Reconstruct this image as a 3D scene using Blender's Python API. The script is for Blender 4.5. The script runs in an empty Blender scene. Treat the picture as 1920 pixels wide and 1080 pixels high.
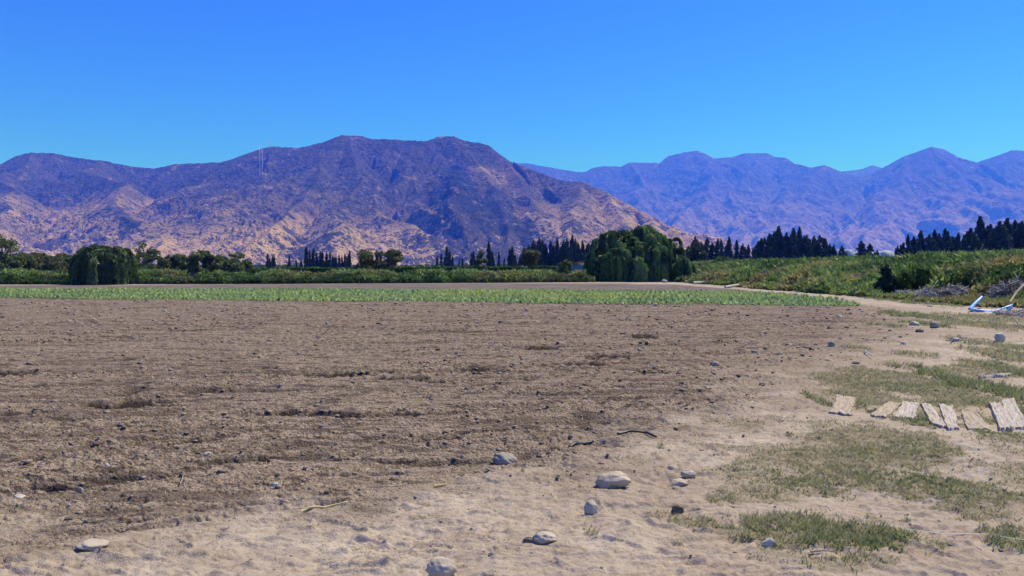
import bpy, bmesh, math, random
import numpy as np
from mathutils import Vector

sc = bpy.context.scene
C = sc.collection
R = math.radians
random.seed(7)
RNG = np.random.default_rng(7)

# ------------------------------------------------------------------ camera
F = 1400.0                       # focal length in photo pixels (1920 wide)
CAM_H = 1.65
PITCH = math.atan(37.0 / F)
cam_data = bpy.data.cameras.new('camera'); cam = bpy.data.objects.new('camera', cam_data); C.objects.link(cam)
cam_data.sensor_width = 36.0; cam_data.lens = 36.0 * F / 1920.0
cam_data.clip_start = 0.05; cam_data.clip_end = 60000
cam.location = (0, 0, CAM_H); cam.rotation_euler = (math.pi/2 - PITCH, 0, 0)
sc.camera = cam

# ------------------------------------------------------------------ sky and sun
SKY_TINT = (.060, .188, .52, 1)      # deep clean blue of the photographed sky
SUN_EL, SUN_AZ = R(57), R(54)      # azimuth clockwise from +Y (view direction): sun high on the right, a little ahead
w = bpy.data.worlds.new('World'); sc.world = w; w.use_nodes = True
nt = w.node_tree; nt.nodes.clear()
sky = nt.nodes.new('ShaderNodeTexSky'); sky.sky_type = 'NISHITA'; sky.sun_disc = False
sky.sun_elevation = SUN_EL; sky.sun_rotation = SUN_AZ
sky.altitude = 0; sky.air_density = 1.0; sky.dust_density = 0.15; sky.ozone_density = 3.0
gm_ = nt.nodes.new('ShaderNodeGamma'); gm_.inputs['Gamma'].default_value = 1.5
hs = nt.nodes.new('ShaderNodeMixRGB'); hs.blend_type = 'MULTIPLY'; hs.inputs[0].default_value = 1.0; hs.inputs[2].default_value = SKY_TINT
bg = nt.nodes.new('ShaderNodeBackground'); bg.inputs['Strength'].default_value = 0.15
wo = nt.nodes.new('ShaderNodeOutputWorld')
nt.links.new(sky.outputs[0], gm_.inputs[0]); nt.links.new(gm_.outputs[0], hs.inputs[1]); nt.links.new(hs.outputs[0], bg.inputs['Color']); nt.links.new(bg.outputs[0], wo.inputs['Surface'])
sd = bpy.data.lights.new('sun', 'SUN'); sd.energy = 5.0; sd.angle = R(0.5); sd.color = (1.0, 0.935, 0.84)
sun = bpy.data.objects.new('sun', sd); C.objects.link(sun)
sdir = Vector((math.sin(SUN_AZ)*math.cos(SUN_EL), math.cos(SUN_AZ)*math.cos(SUN_EL), math.sin(SUN_EL)))
sun.rotation_euler = sdir.to_track_quat('Z', 'Y').to_euler(); sun.location = sdir*50
vs = sc.view_settings
vs.view_transform = 'Standard'; vs.look = 'None'; vs.exposure = 0.3; vs.gamma = 1.0
sc.render.engine = 'CYCLES'; sc.cycles.use_denoising = True
sc.cycles.volume_bounces = 2; sc.cycles.max_bounces = 6; sc.cycles.transparent_max_bounces = 8
sc.cycles.use_adaptive_sampling = True; sc.cycles.adaptive_threshold = 0.01

# ------------------------------------------------------------------ small maths
def ray(px, py):
    x = (px-960)/F; y = (540-py)/F
    c, s = math.cos(PITCH), math.sin(PITCH)
    return Vector((x, c + y*s, -s + y*c))
def G(px, py):                       # ground point (z = 0 plane) seen at a photo pixel
    r = ray(px, py); t = -CAM_H/r.z
    return (r.x*t, r.y*t)
def PT(px, py, D):                   # point at depth D seen at a photo pixel
    r = ray(px, py); t = D/r.y
    return (r.x*t, D, CAM_H + r.z*t)
_perm = np.random.default_rng(11).permutation(256)
_perm = np.concatenate([_perm, _perm, _perm])
_ga = np.random.default_rng(12).random(256)*2*np.pi
_gx, _gy = np.cos(_ga), np.sin(_ga)
def perlin(x, y, seed=0):
    x = np.asarray(x, float) + seed*37.17; y = np.asarray(y, float) + seed*91.73
    xf = np.floor(x); yf = np.floor(y); fx = x-xf; fy = y-yf
    xi = xf.astype(np.int64) & 255; yi = yf.astype(np.int64) & 255
    u = fx*fx*fx*(fx*(fx*6-15)+10); v = fy*fy*fy*(fy*(fy*6-15)+10)
    def g(ix, iy, dx, dy):
        h = _perm[_perm[ix & 255] + (iy & 255)]
        return _gx[h]*dx + _gy[h]*dy
    a = g(xi, yi, fx, fy); b = g(xi+1, yi, fx-1, fy); c = g(xi, yi+1, fx, fy-1); d = g(xi+1, yi+1, fx-1, fy-1)
    return ((a+(b-a)*u) + ((c+(d-c)*u)-(a+(b-a)*u))*v)*1.5
def fbm(x, y, o=4, seed=0, gain=.5, lac=2.07):
    s = 0; a = 1
    for i in range(o):
        s = s + a*perlin(x, y, seed+i*3); x = x*lac; y = y*lac; a *= gain
    return s
def ridged(x, y, o=4, seed=0, gain=.5, lac=2.07):
    s = 0; a = 1; t = 0
    for i in range(o):
        s = s + a*(1-np.minimum(np.abs(perlin(x, y, seed+i*3))*2, 1)); t += a; x = x*lac; y = y*lac; a *= gain
    return s/t
def sst(a, b, x):
    t = np.clip((x-a)/(b-a), 0, 1); return t*t*(3-2*t)
def seg_dist(x, y, p, q):
    px, py = p[0], p[1]; dx, dy = q[0]-px, q[1]-py; L = dx*dx+dy*dy+1e-12
    t = np.clip(((x-px)*dx+(y-py)*dy)/L, 0, 1)
    return np.hypot(x-px-t*dx, y-py-t*dy), t
def sd_poly(x, y, poly):             # negative inside
    d = np.full(x.shape, 1e9); ins = np.zeros(x.shape, bool); n = len(poly)
    for i in range(n):
        p, q = poly[i], poly[(i+1) % n]
        dd, _ = seg_dist(x, y, p, q); d = np.minimum(d, dd)
        c = ((p[1] > y) != (q[1] > y)); 
        if abs(q[1]-p[1]) > 1e-9:
            ins ^= c & (x < (q[0]-p[0])*(y-p[1])/(q[1]-p[1]) + p[0])
    return np.where(ins, -d, d)
def path_dist(x, y, pts):
    d = np.full(np.shape(x), 1e9); s = np.zeros(np.shape(x)); acc = 0
    for p, q in zip(pts[:-1], pts[1:]):
        dd, t = seg_dist(x, y, p, q); L = math.hypot(q[0]-p[0], q[1]-p[1])
        m = dd < d; d = np.where(m, dd, d); s = np.where(m, acc+t*L, s); acc += L
    return d, s

# ------------------------------------------------------------------ object helpers
def link(name, me, mat=None, parent=None, label=None, cat=None, group=None, kind=None):
    o = bpy.data.objects.new(name, me); C.objects.link(o)
    if mat is not None and me is not None and len(me.materials) == 0: me.materials.append(mat)
    if parent is not None: o.parent = parent
    if label: o['label'] = label
    if cat: o['category'] = cat
    if group: o['group'] = group
    if kind: o['kind'] = kind
    return o
def mesh(name, V, Fc, attrs=None, smooth=False):
    me = bpy.data.meshes.new(name)
    V = np.asarray(V, np.float32); Fc = np.asarray(Fc, np.int32)
    nv, nf, k = len(V), len(Fc), Fc.shape[1]
    me.vertices.add(nv); me.vertices.foreach_set('co', V.ravel())
    me.loops.add(nf*k); me.loops.foreach_set('vertex_index', Fc.ravel())
    me.polygons.add(nf); me.polygons.foreach_set('loop_start', np.arange(0, nf*k, k, dtype=np.int32))
    me.polygons.foreach_set('loop_total', np.full(nf, k, np.int32))
    if smooth: me.polygons.foreach_set('use_smooth', np.ones(nf, bool))
    for an, a in (attrs or {}).items():
        at = me.attributes.new(an, 'FLOAT', 'POINT'); at.data.foreach_set('value', np.asarray(a, np.float32))
    me.update(calc_edges=True)
    return me
def grid_faces(nr, nc, wrap=False):
    i = np.arange(nr-1)[:, None]; j = np.arange(nc if wrap else nc-1)[None, :]; j2 = (j+1) % nc
    a = i*nc+j; b = i*nc+j2; c = (i+1)*nc+j2; d = (i+1)*nc+j
    return np.stack([a, b, c, d], -1).reshape(-1, 4)
def empty(name, loc, label, cat, group=None):
    o = bpy.data.objects.new(name, None); C.objects.link(o); o.location = loc
    o.empty_display_size = .3
    o['label'] = label; o['category'] = cat
    if group: o['group'] = group
    return o
def tubes(paths, n=6):               # list of (pts, radii)
    V = []; Fc = []; off = 0
    for pts, rad in paths:
        pts = [Vector(p) for p in pts]; m = len(pts)
        for i, p in enumerate(pts):
            t = (pts[min(i+1, m-1)] - pts[max(i-1, 0)]).normalized()
            a = t.orthogonal().normalized() if abs(t.z) > .95 else t.cross(Vector((0, 0, 1))).normalized()
            b = t.cross(a)
            for k in range(n):
                an = 2*math.pi*k/n; q = p + (a*math.cos(an)+b*math.sin(an))*rad[i]; V.append(q[:])
        for i in range(m-1):
            for k in range(n):
                k2 = (k+1) % n
                Fc.append((off+i*n+k, off+i*n+k2, off+(i+1)*n+k2, off+(i+1)*n+k))
        if n in (4, 6):
            for base, s in ((off, -1), (off+(m-1)*n, 1)):
                if n == 4: Fc.append(tuple(base+k for k in (range(4) if s > 0 else (3, 2, 1, 0))))
                else:
                    Fc.append((base, base+1, base+2, base+3)); Fc.append((base, base+3, base+4, base+5))
        off += m*n
    return np.array(V), np.array(Fc)
def nrm(a): return a/(np.linalg.norm(a, axis=-1, keepdims=True)+1e-9)
def quads(cen, U, W, extra=None):    # quads from centres and half axes
    N = len(cen)
    V = np.stack([cen-U-W*.35, cen-U*.1-W, cen+U, cen-U*.1+W], 1)   # leaf-like kite
    return V.reshape(-1, 3), np.arange(4*N).reshape(N, 4)
def rep4(a): return np.repeat(a, 4)
def blades(base, h, wdt, lean, rng): # triangular blades
    N = len(base); an = rng.random(N)*2*np.pi
    sx = np.stack([np.cos(an), np.sin(an), np.zeros(N)], 1)*wdt[:, None]*.5
    la = rng.random(N)*2*np.pi
    top = base + np.stack([np.cos(la)*lean, np.sin(la)*lean, h], 1)
    V = np.stack([base-sx, base+sx, top], 1).reshape(-1, 3)
    return V, np.arange(3*N).reshape(N, 3)

# ------------------------------------------------------------------ material helpers
class NT:
    def __init__(s, name):
        s.m = bpy.data.materials.new(name); s.m.use_nodes = True; s.t = s.m.node_tree; s.t.nodes.clear()
        s.out = s.n('ShaderNodeOutputMaterial')
    def n(s, typ, **kw):
        nd = s.t.nodes.new(typ)
        for k, v in kw.items():
            if k in ('operation', 'blend_type', 'data_type', 'attribute_name', 'feature', 'distance', 'noise_dimensions', 'voronoi_dimensions', 'interpolation'): setattr(nd, k, v)
        return nd
    def l(s, a, b): s.t.links.new(a, b)
    def attr(s, name): return s.n('ShaderNodeAttribute', attribute_name=name).outputs['Fac']
    def pos(s, sx=1, sy=1, sz=1, rot=0):
        tc = s.n('ShaderNodeTexCoord'); mp = s.n('ShaderNodeMapping')
        mp.inputs['Scale'].default_value = (sx, sy, sz); mp.inputs['Rotation'].default_value = (0, 0, rot)
        s.l(tc.outputs['Object'], mp.inputs['Vector']); return mp.outputs[0]
    def noise(s, scale, detail=4, rough=.55, vec=None, dist=0):
        nd = s.n('ShaderNodeTexNoise'); nd.inputs['Scale'].default_value = scale; nd.inputs['Detail'].default_value = detail
        nd.inputs['Roughness'].default_value = rough; nd.inputs['Distortion'].default_value = dist
        s.l(vec or s.pos(), nd.inputs['Vector']); return nd.outputs['Fac']
    def vor(s, scale, vec=None, rnd=1):
        nd = s.n('ShaderNodeTexVoronoi'); nd.inputs['Scale'].default_value = scale; nd.inputs['Randomness'].default_value = rnd
        s.l(vec or s.pos(), nd.inputs['Vector']); return nd
    def math(s, op, a, b=None, clamp=False):
        nd = s.n('ShaderNodeMath', operation=op); nd.use_clamp = clamp
        for i, v in enumerate((a, b)):
            if v is None: continue
            if isinstance(v, (int, float)): nd.inputs[i].default_value = v
            else: s.l(v, nd.inputs[i])
        return nd.outputs[0]
    def rng(s, v, a, b, c=0, d=1):
        nd = s.n('ShaderNodeMapRange'); nd.interpolation_type = 'SMOOTHSTEP'
        for i, q in enumerate((a, b, c, d)): nd.inputs[i+1].default_value = q
        s.l(v, nd.inputs[0]); return nd.outputs[0]
    def mix(s, f, a, b, mode='MIX'):
        nd = s.n('ShaderNodeMixRGB', blend_type=mode)
        for i, v in enumerate((f, a, b)):
            if isinstance(v, (int, float)): nd.inputs[i].default_value = v
            elif isinstance(v, tuple): nd.inputs[i].default_value = v if len(v) == 4 else (*v, 1)
            else: s.l(v, nd.inputs[i])
        return nd.outputs[0]
    def bump(s, h, strength=.5, dist=.05):
        nd = s.n('ShaderNodeBump'); nd.inputs['Strength'].default_value = strength; nd.inputs['Distance'].default_value = dist
        s.l(h, nd.inputs['Height']); return nd.outputs[0]
    def surf(s, col, rough=.9, bump=None, spec=.2, metal=0):
        p = s.n('ShaderNodeBsdfPrincipled')
        if isinstance(col, tuple): p.inputs['Base Color'].default_value = (*col, 1)
        else: s.l(col, p.inputs['Base Color'])
        p.inputs['Roughness'].default_value = rough; p.inputs['Specular IOR Level'].default_value = spec; p.inputs['Metallic'].default_value = metal
        if bump is not None: s.l(bump, p.inputs['Normal'])
        s.l(p.outputs[0], s.out.inputs['Surface']); return s.m
def foliage(name, dark, light, dry=(.30, .22, .10), trans=.3, rough=.55):
    m = NT(name)
    tone = m.attr('tone'); dr = m.attr('dry')
    col = m.mix(tone, dark, light); col = m.mix(dr, col, dry)
    d = m.n('ShaderNodeBsdfPrincipled'); d.inputs['Roughness'].default_value = rough; d.inputs['Specular IOR Level'].default_value = .25
    m.l(col, d.inputs['Base Color'])
    t = m.n('ShaderNodeBsdfTranslucent'); m.l(col, t.inputs['Color'])
    mx = m.n('ShaderNodeMixShader'); mx.inputs[0].default_value = trans
    m.l(d.outputs[0], mx.inputs[1]); m.l(t.outputs[0], mx.inputs[2]); m.l(mx.outputs[0], m.out.inputs['Surface'])
    return m.m
def bark(name, a, b):
    m = NT(name); n = m.noise(6, 4, vec=m.pos(1, 1, .2)); return m.surf(m.mix(n, a, b), .9, m.bump(n, .6, .03))

# ================================================================== GROUND
soil_near_px = [(-500, 1000), (-60, 1015), (90, 1012), (230, 1005), (330, 990), (420, 985), (500, 968), (640, 955), (800, 932), (930, 905), (1010, 888), (1075, 880), (1110, 860),
                (1180, 838), (1260, 815), (1330, 795), (1400, 765), (1450, 735), (1490, 708), (1530, 688), (1590, 668), (1640, 648), (1690, 625), (1720, 605), (1700, 590)]
SOIL = [G(*p) for p in soil_near_px] + [(15.8, 33.4), (-27, 42.4), (-90, 56), (-90, 2)]
CROP = [(15.0, 31.7), (-27, 40.2), (-120, 59), (-120, 71.5), (-40, 57.5), (0, 54.5), (15.5, 51), (17.0, 49), (16.8, 42), (16.2, 36)]
GREY = [(17.0, 49.6), (0, 55.0), (-40, 58.0), (-120, 72), (-140, 76), (-60, 72.5), (-30, 75.5), (0, 82.5), (8, 82.5), (16.2, 76), (17.6, 60)]
ROADX = 18.4
PITS = [(550, 779, .55, .2), (600, 781, .5, .15), (840, 717, .45, .16), (800, 716, .3, .12), (900, 696, .45, .22), (1090, 685, .75, .2), (1175, 684, .5, .14), (1160, 672, .4, .12), (745, 781, .3, .12),
        (1005, 714, .3, .1), (240, 757, .6, .2), (270, 748, .4, .15), (1130, 834, .4, .12), (1010, 656, .5, .16), (1120, 672, .3, .2), (640, 706, .5, .12), (740, 712, .5, .12), (50, 776, .4, .2),
        (1205, 630, .4, .2), (350, 622, .5, .3), (960, 716, .4, .14), (440, 700, .4, .16), (20, 700, .5, .2), (1115, 800, .2, .08), (80, 915, .2, .08), (1230, 700, .3, .12), (670, 786, .3, .1)]
PITW = [(*G(a, b), c, d) for a, b, c, d in PITS]
GRASS_PX = [  # cx, cy, rx, ry (photo px), density, height, dryness
    (1545, 1012, 150, 26, 1.0, .05, .15), (1470, 990, 80, 14, .9, .045, .2), (1640, 1028, 60, 14, .9, .045, .15),
    (1440, 905, 90, 26, .55, .03, .45), (1560, 900, 110, 26, .9, .035, .35), (1650, 915, 110, 26, .9, .035, .35), (1780, 930, 140, 20, .85, .035, .35), (1500, 880, 110, 22, .6, .03, .5), (1420, 935, 60, 12, .5, .025, .5),
    (1650, 870, 130, 22, .8, .03, .4), (1640, 830, 120, 30, .75, .03, .5), (1740, 850, 70, 20, .7, .03, .4), (1560, 840, 60, 22, .5, .03, .6),
    (1640, 748, 60, 30, .8, .035, .6), (1720, 725, 120, 26, .9, .04, .45), (1780, 745, 90, 22, .9, .04, .4), (1590, 745, 60, 16, .5, .03, .6), (1830, 700, 70, 10, .6, .03, .5), (1640, 705, 50, 12, .5, .03, .7),
    (1905, 745, 40, 46, 1.0, .12, .15), (1890, 770, 30, 14, 1, .07, .3), (1915, 700, 30, 18, .9, .07, .3), (1550, 762, 10, 16, 1.0, .07, .05), (1618, 768, 18, 18, .9, .05, .15), (1645, 778, 24, 10, .8, .04, .2),
    (1740, 796, 30, 12, .9, .06, .1), (1800, 800, 8, 16, .9, .05, .2), (1848, 790, 22, 16, .9, .05, .2), (1900, 825, 60, 12, .7, .035, .4), (1890, 850, 50, 14, .4, .03, .6), (1900, 895, 60, 30, .5, .03, .5),
    (1895, 1003, 50, 10, .8, .04, .3), (1910, 1030, 40, 16, .9, .045, .15), (1790, 955, 55, 7, .8, .03, .3), (1850, 970, 40, 10, .6, .03, .4), (1700, 983, 12, 5, .8, .03, .3), (1650, 982, 18, 6, .5, .03, .4),
    (1112, 1012, 18, 9, .9, .05, .15), (1300, 990, 40, 11, .6, .04, .3), (1275, 1030, 14, 6, .7, .035, .3), (1350, 942, 22, 6, .6, .03, .4), (1190, 868, 30, 6, .3, .03, .4), (1240, 970, 30, 6, .3, .03, .4),
    (1400, 800, 40, 8, .5, .03, .5), (1350, 840, 50, 8, .4, .025, .6), (1420, 845, 50, 10, .4, .025, .6), (1800, 975, 30, 4, .5, .03, .3), (795, 975, 26, 3, .5, .02, .5), (1460, 1055, 40, 12, .3, .03, .4), (1560, 1070, 90, 10, .5, .035, .3), (1640, 1060, 40, 10, .4, .03, .4),
    (1240, 843, 6, 4, .8, .03, .2), (980, 898, 8, 4, .8, .03, .3), (1880, 600, 60, 9, .6, .06, .6), (1850, 612, 50, 9, .8, .07, .6), (1890, 652, 40, 12, .7, .05, .5), (1860, 662, 30, 10, .6, .05, .6), (1900, 672, 40, 10, .8, .06, .5), (1850, 690, 40, 8, .7, .05, .5),
    (1715, 594, 26, 6, .9, .1, .1), (1740, 611, 16, 5, .8, .08, .2), (1700, 563, 50, 4, .8, .06, .15), (1760, 570, 50, 4, .8, .06, .15), (1660, 612, 16, 5, .5, .08, .4), (1600, 655, 20, 4, .6, .05, .4), (1720, 668, 30, 5, .5, .05, .5), (1830, 640, 30, 6, .4, .04, .6)]
GRASS = []
for cx, cy, rx, ry, de, hh, dr in GRASS_PX:
    x0, y0 = G(cx, cy); _, ya = G(cx, cy-ry); _, yb = G(cx, cy+ry); xr = G(cx+rx, cy)[0]-x0
    GRASS.append((x0, (ya+yb)/2, xr*1.15, (ya-yb)/2*1.15, min(1, de*1.25), hh, dr))
def grass_mask(x, y):
    m = np.zeros(x.shape); wob = fbm(x*1.4, y*1.4, 3, 40)*.5 + fbm(x*6, y*6, 2, 44)*.35
    for gx, gy, ra, rb, de, hh, dr in GRASS:
        q = np.sqrt(((x-gx)/ra)**2 + ((y-gy)/rb)**2) + wob
        m = np.maximum(m, de*(1-sst(.65, 1.15, q)))
    return m
TRACKS = [([G(*p) for p in ((1380, 715), (1500, 685), (1620, 662), (1730, 645), (1800, 610), (1790, 590), (1720, 575), (1600, 560))], .14),
          ([G(*p) for p in ((1180, 905), (1330, 850), (1460, 780), (1600, 720), (1740, 660), (1850, 615), (1830, 597), (1740, 580))], .14),
          ([G(*p) for p in ((330, 1075), (560, 1040), (800, 1010), (1000, 985), (1150, 950), (1300, 905))], .14),
          ([G(*p) for p in ((-100, 1060), (200, 1075), (420, 1110))], .12)]
def bank(x, y):
    s = x-19.6 - fbm(y*.08, y*0+3, 2, 9)*.6
    b = 1.25*sst(0, 8, s)*sst(14, 30, y) + .35*sst(8, 30, s)*sst(14, 30, y)
    return b*(1-sst(190, 330, y)), s
def ground_z(x, y, want=False):
    x = np.asarray(x, float); y = np.asarray(y, float)
    near = 1-sst(60, 110, np.hypot(x, y))
    z = fbm(x*.12, y*.12, 3, 1)*.03*near
    b, s = bank(x, y); z = z + b + fbm(x*.5, y*.5, 2, 2)*.12*sst(.5, 3, s)*(y > 14)
    wob = fbm(x*.9, y*.9, 4, 5)*.22
    ss = sd_poly(x, y, SOIL)
    ss = ss + wob*np.clip(np.hypot(x, y)/8, .5, 2)
    soil = 1-sst(-.22, .22, ss)
    crop = 1-sst(-.3, .3, sd_poly(x, y, CROP)+wob*.8)
    grey = 1-sst(-.4, .4, sd_poly(x, y, GREY)+wob*1.5)
    gr = grass_mask(x, y)
    # furrow coordinate
    sl = np.interp(y, [3, 6, 10, 16, 32], [.30, .36, .12, -.05, -.205])
    v = y - sl*x; u = x + sl*y
    fur = fbm(u*.10, v*1.1, 3, 20)*.045 + perlin(u*.22, v*3.1, 23)*.028 + perlin(u*.6, v*7, 26)*.014
    rd = ridged(u*.5, v*2.1, 3, 29); fur = fur - .045*sst(.80, .97, rd)*sst(-.1, .5, fbm(x*.35, y*.35, 2, 31))
    clod = np.abs(perlin(x*5, y*7, 32))*.035 + np.abs(perlin(x*12, y*15, 35))*.030 + np.abs(perlin(x*27, y*33, 38))*.017
    ln = lambda a_, b_, sd_, w_: sst(1-w_, 1, 1-np.abs(perlin(u*a_+fbm(u*.5, v*.8, 2, sd_+1)*.25, v*b_+fbm(u*.35, v*.5, 2, sd_+2)*.5, sd_))*2)
    gr1 = ln(.10, .75, 30, .15)*sst(-.45, .05, fbm(u*.12, v*.5, 2, 39)); gr2 = ln(.22, 2.0, 33, .22)*sst(-.35, .2, fbm(u*.2, v*.9, 2, 42)); gr3 = ln(.5, 4.6, 47, .3)*sst(-.1, .4, fbm(u*.3, v*1.1, 2, 49))
    groove = np.clip(gr1+gr2*.7+gr3*.45, 0, 1)*(.35+.65*sst(-.25, .25, fbm(u*2.2, v*5, 2, 53)))
    ph3 = v/.13 + fbm(u*1.3, v*2.2, 2, 36)*1.8 + perlin(u*6, v*5, 37)*.9 + perlin(u*13, v*9, 34)*.5; f3_ = ph3-np.floor(ph3); saw3 = np.where(f3_ < .16, f3_/.16, 1-(f3_-.16)/.84)
    fur = fur - groove*.055 + saw3*.022*(.2+.8*sst(-.1, .35, fbm(u*1.1, v*2.6, 3, 41)))
    rough = sst(-.5, .6, fbm(u*.25, v*.6, 3, 50))*.9+.35
    zs = fur + clod*rough*.9
    pit = np.zeros(x.shape)
    for px_, py_, ra, rb in PITW:
        rb = rb*max(1, py_/7)
        q = ((x-px_ + sl*0)/ra)**2 + ((y-py_)/rb)**2 + fbm(x*5, y*5, 2, 55)*1.0
        pit = np.maximum(pit, 1-sst(.35, 1.1, q))
    zs = zs - pit*(.045 + .05*np.abs(perlin(x*11, y*11, 57)))
    # sand
    zr = fbm(x*.8, y*.8, 3, 60)*.02 + fbm(x*2.8, y*3.6, 3, 63)*.012
    rip = ridged(x*1.7+fbm(x, y, 2, 66)*.8, y*5.0+fbm(x*1.2, y*1.2, 2, 68)*1.2, 2, 70)
    ph = y/.17 - x*.2/.17 + fbm(x*.9, y*1.5, 3, 66)*2.4; fr_ = ph-np.floor(ph); saw = np.where(fr_ < .07, fr_/.07, 1-(fr_-.07)/.93)
    cr_ = lambda a_, b_, sd_, w_: sst(1-w_, 1, 1-np.abs(perlin(x*a_+y*.4+fbm(x*1.2, y*1.5, 2, sd_+1)*.5, y*b_-x*.5+fbm(x*.9, y*1.4, 2, sd_+2)*.8, sd_))*2)
    zr = zr + (cr_(.9, 3.2, 92, .22)*.025*sst(-.1, .3, fbm(x*1.0, y*2, 2, 95)) + cr_(2.2, 6.5, 96, .26)*.019*sst(-.15, .3, fbm(x*1.6, y*2.4, 2, 99)))*(1-gr)
    zr = zr + saw*.014*sst(.0, .35, fbm(x*1.1, y*3.8, 3, 73)+.08)*(1-gr) + sst(.80, 1.0, rip)*.012 + np.abs(perlin(x*14, y*24, 75))*.011 + np.abs(perlin(x*6, y*11, 76))*.020
    trk = np.zeros(x.shape)
    for pts, hw in TRACKS:
        for off in (-.0, ):
            d, sarc = path_dist(x, y, pts)
            inb = (1-sst(hw*.8, hw*1.25, d))
            tread = np.sin((sarc+d*.6)*2*np.pi/.115)
            brk = sst(-.35, .35, fbm(x*1.1, y*1.1, 3, 79)); zr = zr - inb*.008*brk + inb*.0045*brk*np.clip(tread*1.6, -1, 1) + (sst(hw*.8, hw*1.2, d)*(1-sst(hw*1.2, hw*2.0, d)))*.006*brk
            trk = np.maximum(trk, inb)
    zr = zr + gr*(.012+np.abs(perlin(x*9, y*9, 80))*.02)
    berm = np.exp(-((ss+.05)/.28)**2)*.022*(.5+fbm(x*1.5, y*1.5, 2, 82))
    zc = -.04*0 + fbm(x*2, y*2, 2, 84)*.02
    zn = zr*(1-soil) + zs*soil + berm*(np.hypot(x, y) < 40)
    pf = np.exp(-((x-5.6)/2.0)**4-((y-8.45)/1.0)**4); zn = zn*(1-.85*pf)
    zn = zn*(1-np.maximum(crop, grey)) + zc*np.maximum(crop, grey)
    z = z + zn*near
    kd = np.clip(np.hypot(x, y)/6, .7, 2.5); soil = 1-sst(-.9, .75, (ss+fbm(x*1.8, y*2.4, 3, 85)*.5)/kd)
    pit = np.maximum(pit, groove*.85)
    if want: return z, soil, crop, grey, gr, pit, trk, s, rough
    return z
def gz(x, y): return float(ground_z(np.array([x]), np.array([y]))[0])

fine_a = np.linspace(R(-41), R(41), 1150)
coarse = np.concatenate([np.linspace(R(41), R(60), 30)[1:], np.linspace(R(60), R(300), 60)[1:], np.linspace(R(300), R(319), 30)[1:-1]])
ang = np.concatenate([fine_a, coarse])
rad = [.4]
while rad[-1] < 1.8: rad.append(rad[-1]*1.05)
while rad[-1] < 10: rad.append(rad[-1]*1.0026)
while rad[-1] < 40: rad.append(rad[-1]*1.0042)
while rad[-1] < 75: rad.append(rad[-1]*1.008)
while rad[-1] < 16000: rad.append(rad[-1]*1.06)
rad = np.array(rad)
RR, AA = np.meshgrid(rad, ang, indexing='ij')
X = (RR*np.sin(AA)).ravel(); Y = (RR*np.cos(AA)).ravel()
Z, soil, crop, grey, gr, pit, trk, sbank, rough = ground_z(X, Y, True)
Z = Z*(1-sst(2000, 3000, np.hypot(X, Y)))
greenf = np.maximum(sst(-.3, 1.2, sbank+fbm(X*.3, Y*.3, 3, 90)*1.6)*(Y > 12), sst(0, 5, Y - np.interp(X, [-140, -70, -30, 0, 20], [72, 73, 77, 84.5, 89]) + fbm(X*.1, Y*.1, 2, 91)*2)*(X < 20))
V = np.stack([X, Y, Z], 1)
V = np.vstack([V, [[0, 0, 0]]])
Fq = grid_faces(len(rad), len(ang), True)[:, ::-1]
gm = mesh('ground', V, Fq, dict(soil=np.append(soil*(1-sst(.0, 1., crop)), 0), crop=np.append(np.maximum(crop, grey*.999), 0), grass=np.append(gr, 0), recess_dark=np.append(pit*soil, 0), green=np.append(greenf, 0), rough=np.append(rough, 0)), smooth=True)
m = NT('earth')
p = m.pos()
n1 = m.noise(1.3, 6, .6, p); n2 = m.noise(9, 5, .65, p); n3 = m.noise(55, 3, .6, p); n4 = m.noise(.25, 3, .5, p)
sand = m.mix(m.rng(n1, .35, .68), (.33, .27, .215), (.44, .372, .305)); sand = m.mix(m.rng(n3, .54, .64, 0, .5), sand, (.17, .135, .105)); sand = m.mix(m.rng(n2, .50, .64, 0, .5), sand, (.22, .17, .13)); sand = m.mix(m.rng(n4, .42, .62, 0, .5), sand, (.27, .21, .16))
so = m.mix(m.rng(n2, .38, .62), (.235, .178, .134), (.37, .292, .226)); so = m.mix(m.rng(n4, .35, .65, 0, .5), so, (.27, .208, .166)); so = m.mix(m.rng(n3, .53, .62, 0, .8), so, (.055, .041, .035)); fl = m.noise(6.5, 4, .6, m.pos(.8, 2.2, 1, R(8))); so = m.mix(m.rng(fl, .535, .60, 0, .75), so, (.055, .042, .038)); fl2 = m.noise(2.2, 4, .6, m.pos(.6, 2.6, 1, R(8))); so = m.mix(m.rng(fl2, .58, .64, 0, .65), so, (.05, .038, .034)); stx = m.noise(1.0, 5, .6, m.pos(.28, 4.6, 1, R(9))); so = m.mix(m.rng(stx, .50, .60, 0, .62), so, (.105, .078, .062))  # fl and fl2 paint small clod shadows into the soil colour as dark flecks
so = m.mix(m.attr('recess_dark'), so, (.036, .027, .023))  # darker soil colour inside the pits and along the furrow grooves
gy = m.mix(m.rng(m.noise(.6, 4, .6, m.pos(.3, 2.2, 1)), .35, .65), (.19, .152, .135), (.085, .070, .066))
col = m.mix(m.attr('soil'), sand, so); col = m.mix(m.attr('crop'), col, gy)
gcol = m.mix(n2, (.085, .085, .040), (.20, .165, .10)); col = m.mix(m.math('MULTIPLY', m.attr('grass'), .6), col, gcol)
gc2 = m.mix(n1, (.05, .075, .022), (.16, .13, .065)); col = m.mix(m.attr('green'), col, gc2)
vv = m.vor(38, p); n5 = m.noise(110, 3, .6, p)
hh = m.math('ADD', m.math('MULTIPLY', n3, .6), m.math('MULTIPLY', n5, .35)); hh = m.math('ADD', hh, m.math('MULTIPLY', m.math('MULTIPLY', vv.outputs['Distance'], m.attr('soil')), -.7))
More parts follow.
